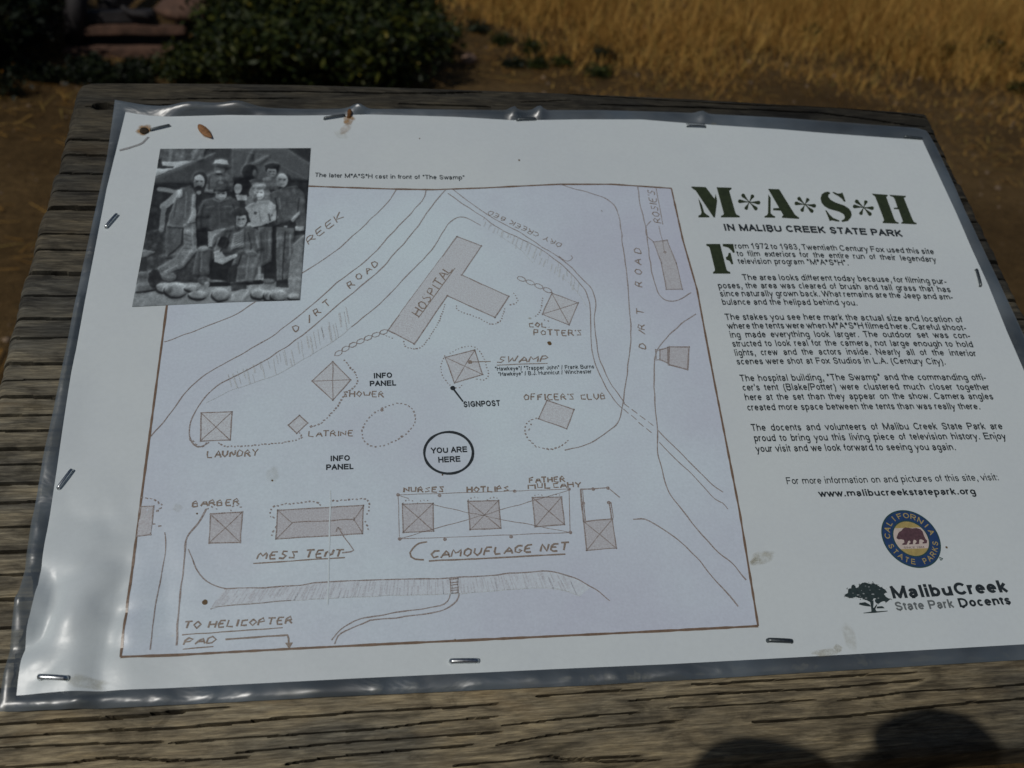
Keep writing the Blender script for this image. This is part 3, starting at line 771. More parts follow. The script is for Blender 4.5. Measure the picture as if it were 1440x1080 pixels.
# ------------------------------------------------------------------ printed type
M_BLACK = laminated('black_ink', (0.022, 0.030, 0.034), 0.2, 900)
M_GREY = laminated('grey_ink', (0.15, 0.17, 0.175), 0.2, 900)
M_OLIVE = laminated('olive_ink', (0.030, 0.042, 0.016), 0.25, 500)
def arc(cx, cy, rx, ry, a0=0, a1=360, n=22):
    return [(cx + rx * math.cos(math.radians(a0 + (a1 - a0) * k / n)), cy + ry * math.sin(math.radians(a0 + (a1 - a0) * k / n))) for k in range(n + 1)]
def sp_(*p): return [tuple(q) for q in smooth_poly(p, 5)]
XH = .69
_bowl = arc(.5, .345, .5, .345)
_stem = [(0, 0), (0, XH)]; _tall = [(0, 0), (0, 1)]
_S = [(.95, .77), (.78, .95), (.48, 1), (.15, .92), (.06, .74), (.2, .57), (.55, .48), (.88, .38), (.97, .22), (.8, .04), (.48, 0), (.15, .06), (.02, .26)]
SANS = {  # strokes in a unit-wide cell (capital height 1), advance and side bearing after a plain grotesque
 'a': ([sp_((.06, .5), (.15, .63), (.45, .69), (.78, .64), (.88, .46), (.88, .1), (1, 0)), sp_((.88, .41), (.5, .37), (.18, .32), (.0, .17), (.15, .03), (.42, 0), (.72, .08), (.88, .25))], .776),
 'b': ([_tall, _bowl], .776), 'c': ([arc(.52, .345, .52, .345, 42, 318)], .698), 'd': ([[(1, 0), (1, 1)], _bowl], .776), 'e': ([[(.02, .36), (1, .36)], arc(.5, .345, .5, .345, 3, 318)], .776),
 'f': ([sp_((1, .98), (.72, 1), (.45, .86), (.42, .65), (.42, 0)), [(0, XH), (.9, XH)]], .388), 'g': ([_bowl, sp_((1, XH), (1, .1), (.97, -.14), (.75, -.27), (.4, -.28), (.08, -.17))], .776),
 'h': ([_tall, sp_((0, .42), (.25, .65), (.6, .69), (.92, .6), (1, .4), (1, .2), (1, 0))], .776), 'i': ([[(.5, 0), (.5, XH)], [(.5, 1.03), (.5, 1.06)]], .31), 'j': ([sp_((.7, XH), (.7, .2), (.68, -.16), (.4, -.28), (0, -.26)), [(.7, 1.03), (.7, 1.06)]], .31),
 'k': ([_tall, [(0, .22), (.9, XH)], [(.36, .38), (1, 0)]], .698), 'l': ([[(.5, 0), (.5, 1)]], .31), 'm': ([_stem, sp_((0, .45), (.14, .65), (.3, .69), (.46, .61), (.5, .42), (.5, .2), (.5, 0)), sp_((.5, .45), (.64, .65), (.8, .69), (.96, .61), (1, .42), (1, .2), (1, 0))], 1.163),
 'n': ([_stem, sp_((0, .42), (.25, .65), (.6, .69), (.92, .6), (1, .4), (1, .2), (1, 0))], .776), 'o': ([_bowl], .776), 'p': ([[(0, -.28), (0, XH)], _bowl], .776), 'q': ([[(1, -.28), (1, XH)], _bowl], .776),
 'r': ([_stem, sp_((0, .4), (.25, .62), (.65, .69), (1, .66))], .465), 's': ([sp_(*[(x, y * XH) for x, y in _S])], .698), 't': ([sp_((.42, .92), (.42, .5), (.42, .14), (.6, .01), (1, .01)), [(0, XH), (.95, XH)]], .388),
 'u': ([sp_((0, XH), (0, .5), (0, .28), (.1, .06), (.42, 0), (.75, .05), (1, .28)), [(1, 0), (1, XH)]], .776), 'v': ([[(0, XH), (.5, 0)], [(.5, 0), (1, XH)]], .698), 'w': ([[(0, XH), (.27, 0)], [(.27, 0), (.5, XH)], [(.5, XH), (.73, 0)], [(.73, 0), (1, XH)]], 1.008),
 'x': ([[(0, XH), (1, 0)], [(0, 0), (1, XH)]], .698), 'y': ([[(0, XH), (.5, .02)], sp_((1, XH), (.5, 0), (.36, -.2), (.22, -.28), (.06, -.27))], .698), 'z': ([[(0, XH), (1, XH)], [(1, XH), (0, 0)], [(0, 0), (1, 0)]], .698),
 'A': ([[(0, 0), (.5, 1)], [(.5, 1), (1, 0)], [(.18, .33), (.82, .33)]], .93), 'B': ([_tall, sp_((0, 1), (.3, 1), (.6, 1), (.9, .92), (.93, .74), (.8, .57), (.5, .53), (0, .53)), sp_((.4, .53), (.8, .49), (1, .3), (.92, .07), (.6, 0), (.3, 0), (0, 0))], .93),
 'C': ([arc(.53, .5, .53, .5, 38, 322)], 1.008), 'D': ([_tall, sp_((0, 1), (.2, 1), (.45, 1), (.85, .85), (1, .5), (.85, .15), (.45, 0), (.2, 0), (0, 0))], 1.008), 'E': ([_tall, [(0, 1), (1, 1)], [(0, .53), (.92, .53)], [(0, 0), (1, 0)]], .93), 'F': ([_tall, [(0, 1), (1, 1)], [(0, .5), (.85, .5)]], .853),
 'G': ([arc(.53, .5, .53, .5, 38, 325), [(.55, .48), (1, .48)], [(1, .48), (1, .16)]], 1.086), 'H': ([_tall, [(1, 0), (1, 1)], [(0, .53), (1, .53)]], 1.008), 'I': ([[(.5, 0), (.5, 1)]], .388), 'J': ([sp_((1, 1), (1, .6), (1, .27), (.8, .03), (.5, 0), (.15, .06), (0, .3))], .698),
 'K': ([_tall, [(0, .34), (.95, 1)], [(.33, .58), (1, 0)]], .93), 'L': ([_tall, [(0, 0), (1, 0)]], .776), 'M': ([_tall, [(1, 0), (1, 1)], [(0, 1), (.5, .02)], [(.5, .02), (1, 1)]], 1.163), 'N': ([_tall, [(1, 0), (1, 1)], [(0, 1), (1, 0)]], 1.008), 'O': ([arc(.5, .5, .5, .5)], 1.086),
 'P': ([_tall, sp_((0, 1), (.3, 1), (.65, 1), (.95, .9), (1, .72), (.93, .54), (.65, .45), (.3, .45), (0, .45))], .93), 'R': ([_tall, sp_((0, 1), (.3, 1), (.65, 1), (.93, .9), (.97, .73), (.9, .56), (.62, .47), (.3, .47), (0, .47)), [(.55, .46), (1, 0)]], 1.008), 'S': ([sp_(*_S)], .93),
 'T': ([[(0, 1), (1, 1)], [(.5, 0), (.5, 1)]], .853), 'U': ([sp_((0, 1), (0, .6), (0, .3), (.13, .06), (.5, 0), (.87, .06), (1, .3), (1, .6), (1, 1))], 1.008), 'V': ([[(0, 1), (.5, 0)], [(.5, 0), (1, 1)]], .93), 'W': ([[(0, 1), (.26, 0)], [(.26, 0), (.5, 1)], [(.5, 1), (.74, 0)], [(.74, 0), (1, 1)]], 1.318),
 'X': ([[(0, 0), (1, 1)], [(0, 1), (1, 0)]], .93), 'Y': ([[(0, 1), (.5, .45)], [(1, 1), (.5, .45)], [(.5, .45), (.5, 0)]], .93), '1': ([[(.15, .76), (.6, 1)], [(.6, 1), (.6, 0)]], .776), '2': ([sp_((.03, .72), (.2, .94), (.5, 1), (.85, .92), (.95, .72), (.8, .48), (.3, .2), (0, 0)), [(0, 0), (1, 0)]], .776),
 '3': ([sp_((.05, .8), (.25, .97), (.5, 1), (.85, .93), (.9, .74), (.72, .57), (.4, .54)), sp_((.4, .54), (.8, .48), (1, .28), (.85, .05), (.5, 0), (.18, .05), (0, .25))], .776), '4': ([[(.75, 0), (.75, 1)], [(.75, 1), (0, .28)], [(0, .28), (1, .28)]], .776),
 '6': ([arc(.5, .32, .5, .32), sp_((0, .32), (.04, .65), (.25, .94), (.58, 1), (.9, .87))], .776), '7': ([[(0, 1), (1, 1)], sp_((1, 1), (.65, .55), (.4, 0))], .776), '8': ([arc(.5, .76, .42, .24), arc(.5, .27, .5, .27)], .776), '9': ([arc(.5, .68, .5, .32), sp_((1, .68), (.95, .33), (.72, .05), (.4, 0), (.1, .11))], .776),
 '.': ([[(.5, 0), (.5, .02)]], .388), ',': ([[(.5, .02), (.5, 0)], [(.5, -.02), (.3, -.14)]], .388), '-': ([[(0, .32), (1, .32)]], .465), "'": ([[(.5, 1), (.5, .78)]], .27), '"': ([[(.1, 1), (.1, .78)], [(.9, 1), (.9, .78)]], .496), '(': ([sp_((1, 1.02), (.3, .75), (.1, .37), (.3, 0), (1, -.28))], .465), ')': ([sp_((0, 1.02), (.7, .75), (.9, .37), (.7, 0), (0, -.28))], .465),
 '/': ([[(0, -.02), (1, 1.02)]], .388), '*': ([[(.5, 1), (.5, .62)], [(.05, .9), (.95, .71)], [(.05, .71), (.95, .9)]], .543), ':': ([[(.5, 0), (.5, .02)], [(.5, .62), (.5, .64)]], .388)}
CAP = 1.0
_cache = {}
def glyphs(word, bold):
    """flat letter outlines of a word: every stroke a ribbon of even width; each stroke a hair above the one before"""
    k = (word, bold)
    if k in _cache: return _cache[k]
    sw = .125 + bold * 3.0; V = []; F = []; n0 = 0; x0 = 0.0; lay = 0
    for ch in word:
        strokes, adv = SANS[ch]; adv = adv + bold * 1.6; lsb = .07 if ch not in 'AVWXYvwxyfrt/' else .012
        wid = max(adv - 2 * lsb - sw, .001)
        for s in strokes:
            P = np.array(s, float); P = np.stack([x0 + lsb + sw / 2 + P[:, 0] * wid, np.where(P[:, 1] >= 0, sw / 2 + P[:, 1] * (1 - sw), P[:, 1])], 1)
            closed = np.hypot(*(P[0] - P[-1])) < 1e-6
            T_ = np.gradient(P, axis=0)
            if closed: T_[0] = T_[-1] = P[1] - P[-2]
            T_ /= np.maximum(np.hypot(T_[:, 0], T_[:, 1]), 1e-9)[:, None]
            if not closed and len(P) == 2: P[0] = P[0] - T_[0] * sw * .49; P[-1] = P[-1] + T_[-1] * sw * .49
            nn = np.stack([-T_[:, 1], T_[:, 0]], 1) * sw / 2; m = len(P)
            V.append(np.column_stack([np.vstack([P - nn, P + nn]), np.full(2 * m, lay * 2.0e-6)])); lay = (lay + 1) % 9
            F += [[n0 + i, n0 + i + 1, n0 + m + i + 1, n0 + m + i] for i in range(m - 1)]; n0 += 2 * m
        x0 += adv
    _cache[k] = (np.vstack(V), F)
    return _cache[k]
def set_type(G, text, pts, cap, bold=0.0, xs=None, layer=None, space=.50):
    """one line of type from the first to the last of the traced baseline points; returns the width scale"""
    P = sheet(pts); A, B = P[0], P[-1]
    M = P[1] * 2 - (A + B) / 2 if len(P) == 3 else (A + B) / 2
    mid = pts[len(pts) // 2]; c0, c1 = sheet([mid, (mid[0], mid[1] - cap)])
    s = abs(c1[1] - c0[1]) / CAP
    L = np.hypot(*(B - A)); words = text.split(' ')
    gl = [glyphs(w, bold) for w in words]; wd = [g[0][:, 0].max() for g in gl]
    if xs is None:
        xs = L / s / (sum(wd) + space * (len(words) - 1)); gap = space * xs * s
    else:
        nw = max(1, len(words) - 1); xs = min(xs, L / s / (sum(wd) + .34 * nw)); gap = (L - sum(wd) * xs * s) / nw
    x = 0
    for (v, f), w in zip(gl, wd):
        t = (x + v[:, 0] * xs * s) / L
        Q = ((1 - t) ** 2)[:, None] * A + (2 * t * (1 - t))[:, None] * M + (t ** 2)[:, None] * B
        D = (2 * (1 - t))[:, None] * (M - A) + (2 * t)[:, None] * (B - M); D /= np.hypot(D[:, 0], D[:, 1])[:, None]
        Q = Q + np.stack([-D[:, 1], D[:, 0]], 1) * (v[:, 1] * s)[:, None]
        Z = lift(Q, layer or L_TEXT); Z[:, 2] += v[:, 2]; G.add(Z, f); x += w * xs * s + gap
    return xs
def c6(*p): return T(3, 960, 240, p)
def c7(*p): return T(3, 960, 420, p)
def c8(*p): return T(3.6, 1040, 640, p)
PARAS = [
    [("rom 1972 to 1983, Twentieth Century Fox used this site", c6((222, 330), (640, 338), (1062, 354))), ("to film exteriors for the entire run of their legendary", c6((230, 362), (650, 370), (1072, 387))),
     ('television program "M*A*S*H".', c6((235, 394), (465, 396), (700, 401)))],
    [("The area looks different today because, for filming pur-", c6((253, 463), (690, 467), (1115, 480))), ("poses, the area was cleared of brush and tall grass that has", c6((150, 498), (640, 500), (1132, 514))),
     ("since naturally grown back. What remains are the Jeep and am-", c6((158, 532), (650, 533), (1142, 546))), ("bulance and the helipad behind you.", c6((167, 567), (450, 567), (738, 570)))],
    [("The stakes you see here mark the actual size and location of", c7((180, 91), (680, 92), (1183, 102))), ("where the tents were when M*A*S*H filmed here. Careful shoot-", c7((190, 129), (690, 127), (1198, 136))),
     ("ing made everything look larger. The outdoor set was con-", c7((200, 166), (700, 163), (1215, 169))), ("structed to look real for the camera, not large enough to hold", c7((210, 204), (710, 200), (1227, 206))),
     ("lights, crew and the actors inside. Nearly all of the interior", c7((220, 242), (720, 237), (1241, 244))), ("scenes were shot at Fox Studios in L.A. (Century City).", c7((228, 279), (670, 275), (1110, 279)))],
    [('The hospital building, "The Swamp" and the commanding offi-', c7((243, 350), (760, 345), (1282, 346))), ("cer's tent (Blake/Potter) were clustered much closer together", c7((253, 389), (770, 385), (1297, 387))),
     ("here at the set than they appear on the show. Camera angles", c7((263, 430), (790, 425), (1312, 426))), ("created more space between the tents than was really there.", c7((273, 473), (765, 468), (1256, 468)))],
    [("The docents and volunteers of Malibu Creek State Park are", c7((290, 559), (820, 554), (1352, 552))), ("proud to bring you this living piece of television history. Enjoy", c7((302, 603), (830, 597), (1367, 594))),
     ("your visit and we look forward to seeing you again.", c7((310, 648), (730, 642), (1153, 640)))]]
for k, lines in enumerate(PARAS):
    G = Geo(); cap = 8.0 + k * 0.45
    xs = set_type(G, lines[-1][0], lines[-1][1], cap, 0.013)
    for t, p in lines[:-1]: set_type(G, t, p, cap, 0.013, xs)
    G.build('paragraph', M_BLACK, POSTER)
G = Geo(); set_type(G, 'IN MALIBU CREEK STATE PARK', c6((175, 254), (550, 263), (930, 280)), 9.4, 0.036); G.build('subtitle', M_BLACK, POSTER)
G = Geo(); set_type(G, 'The later M*A*S*H cast in front of "The Swamp"', T(4, 430, 230, ((50, 76), (470, 86), (893, 91))), 6.0, 0.006); G.build('photo_caption', M_BLACK, POSTER)
G = Geo(); set_type(G, 'For more information on and pictures of this site, visit:', c8((238, 148), (770, 139), (1312, 128)), 9.6, 0.004); G.build('visit_line', M_BLACK, POSTER)
G = Geo(); set_type(G, 'www.malibucreekstatepark.org', c8((402, 212), (800, 205), (1197, 199)), 9.4, 0.022); G.build('web_address', M_BLACK, POSTER)
G = Geo(); set_type(G, '"Hawkeye"/ "Trapper John" / Frank Burns', T(3.6, 500, 460, ((705, 222), (955, 216), (1208, 210))), 5.6, 0.012)
set_type(G, '"Hawkeye" / B.J. Hunnicut / Winchester', T(3.6, 500, 460, ((722, 249), (955, 242), (1196, 235))), 5.6, 0.012); G.build('tent_names', M_BLACK, MAP)
G = Geo()
set_type(G, 'INFO', [(525, 532.5), (551.5, 531.5)], 7.6, .032); set_type(G, 'PANEL', [(519.5, 543.5), (557, 542.5)], 7.6, .032); set_type(G, 'INFO', [(464, 649), (492, 648)], 7.8, .032); set_type(G, 'PANEL', [(458, 661.3), (497, 660)], 7.8, .032)
set_type(G, 'SIGNPOST', [(651.5, 573), (703.5, 571)], 8.2, .03); set_type(G, 'YOU ARE', [(606, 638), (657, 636)], 8.2, .032); set_type(G, 'HERE', [(616, 651), (647.5, 649.5)], 8.2, .032)
dot(636.7, 546, 1.15, G); ribbon(G, sheet([(638, 548), (651, 565)]), .7 * MM, L_TEXT)
ribbon(G, sheet([(630.8 + 34.3 * math.cos(t), 637 + 29.3 * math.sin(t)) for t in np.linspace(0, 2 * math.pi + .08, 60)]), 1.05 * MM, L_TEXT)
G.build('map_labels', M_BLACK, MAP)
# stencil title and drop capital
G = Geo()
def st(scale, ox, oy, pts): fill(G, sheet(T(scale, ox, oy, pts)), L_TEXT)
a9 = (9, 970, 250); b9 = (9, 1130, 250)
st(*a9, [(15, 120), (25, 114), (200, 120), (312, 268), (325, 205), (345, 290), (318, 505), (300, 503), (70, 160), (45, 148)])
st(*a9, [(105, 258), (150, 340), (182, 440), (215, 470), (248, 490), (245, 503), (108, 503), (106, 485), (140, 465), (147, 440)])
st(*a9, [(338, 122), (525, 128), (528, 142), (498, 165), (510, 210), (575, 440), (590, 468), (630, 486), (632, 503), (392, 503), (394, 486), (430, 465), (425, 440)])
st(*a9, [(992, 212), (1022, 255), (1022, 450), (1050, 478), (1080, 492), (1078, 508), (943, 505), (943, 490), (975, 475), (988, 450)])
st(*a9, [(990, 143), (1130, 148), (1330, 470), (1385, 510), (1380, 522), (1165, 508), (1166, 492), (1182, 475), (1150, 418), (1052, 412), (1055, 388), (1130, 385)])
st(*b9, [(330, 185), (300, 178), (265, 185), (228, 212), (212, 262), (225, 315), (260, 360), (320, 395), (450, 432), (505, 462), (522, 500), (510, 525), (478, 545), (488, 562), (560, 548), (597, 505), (608, 470), (600, 430), (570, 390), (510, 352), (400, 315), (340, 280), (310, 240), (315, 215), (335, 203)])
st(*b9, [(362, 185), (380, 182), (430, 203), (465, 200), (490, 188), (510, 240), (530, 300), (512, 306), (480, 265), (440, 235), (395, 212)])
st(*b9, [(272, 413), (290, 418), (330, 470), (370, 508), (455, 545), (447, 558), (400, 550), (360, 540), (328, 550), (310, 500)])
st(*b9, [(860, 203), (1062, 218), (1062, 232), (1045, 245), (1145, 520), (1165, 555), (1205, 572), (1200, 583), (1000, 575), (1000, 560), (1018, 540), (1010, 515), (905, 240), (885, 225)])
st(*b9, [(1085, 218), (1295, 232), (1290, 246), (1268, 258), (1375, 525), (1395, 560), (1432, 578), (1425, 591), (1235, 582), (1235, 570), (1256, 555), (1200, 400), (1142, 398), (1140, 382), (1188, 378), (1150, 270), (1132, 245), (1095, 232)])
st(18, 990, 330, [(48, 262), (65, 240), (405, 240), (560, 860), (580, 910), (610, 930), (662, 952), (662, 990), (228, 990), (222, 955), (265, 925), (272, 880), (140, 340), (120, 305), (70, 290)])
st(18, 990, 330, [(463, 240), (735, 240), (778, 450), (735, 465), (690, 400), (610, 330), (540, 310), (475, 300)])
st(18, 990, 330, [(618, 468), (668, 462), (740, 745), (695, 758), (640, 665), (560, 635), (545, 580), (600, 548)])
def aster(c, tips):
    c = np.array(c, float)
    for t in tips:
        t = np.array(t, float); d = t - c; L = np.hypot(*d); d /= L; n = np.array([-d[1], d[0]])
        pr = [(0, .3), (.35, .9), (.6, 1.7), (.82, 2.6), (.95, 2.3), (1.02, 1.0)]
        q = [c + d * L * a + n * w for a, w in pr] + [c + d * L * a - n * w for a, w in pr[::-1]]
        fill(G, sheet(q), L_TEXT)
aster(T(9, 970, 250, [(752, 310)])[0], T(9, 970, 250, [(660, 212), (800, 220), (888, 318), (848, 405), (705, 402), (612, 298)]))
aster((1131.7, 287.8), [(1122, 278), (1136.5, 279.5), (1147, 290), (1143, 298.5), (1127, 297.5), (1117.5, 286)])
aster(T(9, 1130, 250, [(758, 378)])[0], T(9, 1130, 250, [(655, 288), (792, 292), (885, 388), (852, 475), (718, 468), (625, 362)]))
G.build('title', M_OLIVE, POSTER)
# ------------------------------------------------------------------ round emblem
M_NAVY = laminated('emblem_navy', (0.020, 0.055, 0.155), 0.15, 700)
M_GOLD = laminated('emblem_gold', (0.42, 0.33, 0.12), 0.15, 700)
M_CREAM = laminated('emblem_cream', (0.60, 0.52, 0.47), 0.08, 500)
M_BEAR = laminated('emblem_bear', (0.105, 0.055, 0.065), 0.3, 900)
M_DKGREEN = laminated('emblem_rim', (0.025, 0.075, 0.075), 0.2, 700)
ec = sheet([(1281, 757.5)])[0]; ER = 0.0128
def disc(r0, r1, n=72, a0=0, a1=2 * math.pi):
    t = np.linspace(a0, a1, n)
    A = np.stack([ec[0] + r0 * np.cos(t), ec[1] + r0 * np.sin(t)], 1); B = np.stack([ec[0] + r1 * np.cos(t), ec[1] + r1 * np.sin(t)], 1)
    return A, B, [[i, i + 1, n + i + 1, n + i] for i in range(n - 1)]
EMB = None
def ring(name, r0, r1, mat, layer, parent):
    G = Geo(); A, B, f = disc(r0, r1); G.add(lift(np.vstack([A, B]), layer), [q[::-1] for q in f]); return G.build(name, mat, parent)
EMB = ring('round_emblem', 0.0078, ER - 0.0004, M_NAVY, L_LINE, POSTER)
ring('emblem_outline', ER - 0.0005, ER, M_DKGREEN, L_LINE + .00003, EMB); ring('inner_outline', 0.0076, 0.0081, M_DKGREEN, L_LINE + .00003, EMB)
def chord(name, y0, y1, mat):
    r = 0.0077; G = Geo(); ys = np.linspace(y0, y1, 14) * r; P = []
    xs = np.sqrt(np.maximum(r * r - ys * ys, 0))
    P = [(ec[0] - x, ec[1] + y) for x, y in zip(xs, ys)] + [(ec[0] + x, ec[1] + y) for x, y in list(zip(xs, ys))[::-1]]
    fill(G, P, L_LINE); return G.build(name, mat, EMB)
chord('gold_field', .62, .999, M_GOLD); chord('gold_field', -.999, -.58, M_GOLD); chord('cream_field', -.579, .619, M_CREAM)
G = Geo()
def arc_text(text, a0, a1, r, h, inward):
    n = len(text)
    for i, c in enumerate(text):
        if c == ' ': continue
        a = a0 + (a1 - a0) * i / (n - 1); v, f = glyphs(c, 0.012)
        dz = v[:, 2]; v = (v[:, :2] - [(v[:, 0].max() + v[:, 0].min()) / 2, 0]) * h / CAP
        rad = r + (v[:, 1] if not inward else -v[:, 1]); th = a - (v[:, 0] / r if not inward else -v[:, 0] / r)
        Z = lift(np.stack([ec[0] + rad * np.cos(th), ec[1] + rad * np.sin(th)], 1), L_TEXT); Z[:, 2] += dz; G.add(Z, f)
arc_text('CALIFORNIA', math.radians(172), math.radians(14), 0.0091, 0.0024, False)
arc_text('STATE PARKS', math.radians(197), math.radians(346), 0.0115, 0.0024, True)
G.build('emblem_lettering', M_GOLD, EMB)
G = Geo()
fill(G, sheet(T(10.8, 1230, 710, [(328, 500), (340, 470), (355, 430), (375, 408), (400, 398), (425, 365), (460, 344), (520, 352), (570, 360), (630, 353), (690, 370), (725, 405), (745, 470), (770, 520), (795, 545), (788, 585), (725, 590), (722, 573), (748, 558), (738, 540), (700, 525), (675, 532), (672, 560), (672, 596), (615, 600), (614, 584), (636, 565), (622, 538), (590, 530), (580, 560), (578, 600), (522, 604), (520, 588), (542, 568), (528, 545), (508, 550), (482, 608), (418, 610), (416, 592), (448, 575), (442, 535), (400, 525), (360, 528), (334, 515)])), L_TEXT)
G.build('bear', M_BEAR, EMB)
G = Geo(); set_type(G, 'SINCE 1864', T(10.8, 1230, 710, [(440, 664), (600, 662), (755, 655)]), 2.6, .0); G.build('year_line', M_BEAR, EMB)
G = Geo(); cR = sheet([(1323, 786)])[0]
ribbon(G, [cR + .0009 * np.array([math.cos(t), math.sin(t)]) for t in np.linspace(0, 6.4, 16)], .00028, L_TEXT); set_type(G, 'R', [(1321.5, 788), (1324.5, 788)], 3.5, 0.0)
G.build('registered_mark', M_DKGREEN, POSTER)
# ------------------------------------------------------------------ oak-tree logo with its words
M_TREE = laminated('logo_tree_ink', (0.028, 0.045, 0.045), 0.3, 900)
G = Geo()
def tl(pts, G=G, layer=L_LINE): fill(G, sheet(T(16, 1180, 810, pts)), layer)
crown = [(120, 445), (180, 395), (200, 330), (190, 300), (270, 280), (300, 200), (330, 200), (370, 260), (420, 270), (450, 200), (540, 155), (640, 165), (720, 190), (760, 160), (850, 190), (870, 230), (960, 250), (1040, 310), (1080, 380), (1000, 400), (1040, 460), (1150, 530), (1070, 590), (980, 570), (900, 620), (830, 610), (800, 560), (830, 520), (780, 500), (740, 560), (700, 600), (640, 560), (560, 520), (480, 500), (400, 480), (300, 490), (220, 490)]
cr2 = []
for i, p in enumerate(crown):
    q = crown[(i + 1) % len(crown)]; cr2.append(p)
    for t in (.3, .6): cr2.append((p[0] + (q[0] - p[0]) * t + random.uniform(-16, 16), p[1] + (q[1] - p[1]) * t + random.uniform(-16, 16)))
tl(cr2)
for i in range(70):
    p = crown[random.randrange(len(crown))]; x, y = p[0] + random.uniform(-30, 30), p[1] + random.uniform(-26, 26)
    a = random.uniform(0, 6.28); r = random.uniform(9, 24)
    tl([(x + r * math.cos(a), y + r * math.sin(a)), (x + .4 * r * math.cos(a + 1.6), y + .4 * r * math.sin(a + 1.6)), (x - r * math.cos(a), y - r * math.sin(a)), (x + .4 * r * math.cos(a - 1.6), y + .4 * r * math.sin(a - 1.6))], G, L_LINE + .00001 + i * 2e-7)
tl([(440, 640), (460, 600), (490, 605), (580, 590), (680, 640), (720, 690), (640, 685), (540, 670), (500, 660)])
tl([(690, 560), (770, 560), (772, 640), (762, 720), (790, 705), (835, 640), (852, 655), (812, 745), (832, 790), (890, 800), (890, 815), (715, 828), (722, 780), (712, 690)], G, L_LINE + 5e-6)
tl([(850, 690), (960, 680), (985, 690), (1022, 728), (840, 732)]); tl([(535, 832), (700, 806), (1085, 783), (1090, 798), (800, 832), (555, 842)], G, L_LINE + 8e-6)
LOGO = G.build('tree_logo', M_TREE, POSTER)
G2 = Geo()
for x, y, r in ((665, 248, 24), (545, 400, 26), (420, 432, 30), (755, 415, 32), (600, 500, 28), (310, 390, 18), (690, 320, 14), (900, 310, 20), (500, 330, 12), (880, 500, 22), (590, 230, 14), (470, 460, 16)):
    tl([(x + r * random.uniform(.6, 1.3) * math.cos(t), y + .6 * r * random.uniform(.5, 1.2) * math.sin(t)) for t in np.linspace(0, 6.28, 9)[:-1]], G2, L_TEXT)
G2.build('logo_gap', laminated('logo_gap_grey', (0.30, 0.33, 0.34), 0.2, 500), LOGO)
G = Geo()
set_type(G, 'Malibu', c8((772, 727), (925, 720), (1083, 711)), 17.5, .034); set_type(G, 'Creek', c8((1090, 710), (1225, 702), (1362, 694)), 17.5, .034)
set_type(G, 'Docents', c8((1112, 771), (1245, 764), (1376, 756)), 12.8, .032); G.build('logo_name', M_BLACK, POSTER)
G = Geo(); set_type(G, 'State Park', c8((790, 788), (940, 781), (1088, 773)), 12.5, .025); G.build('logo_place', M_GREY, POSTER)

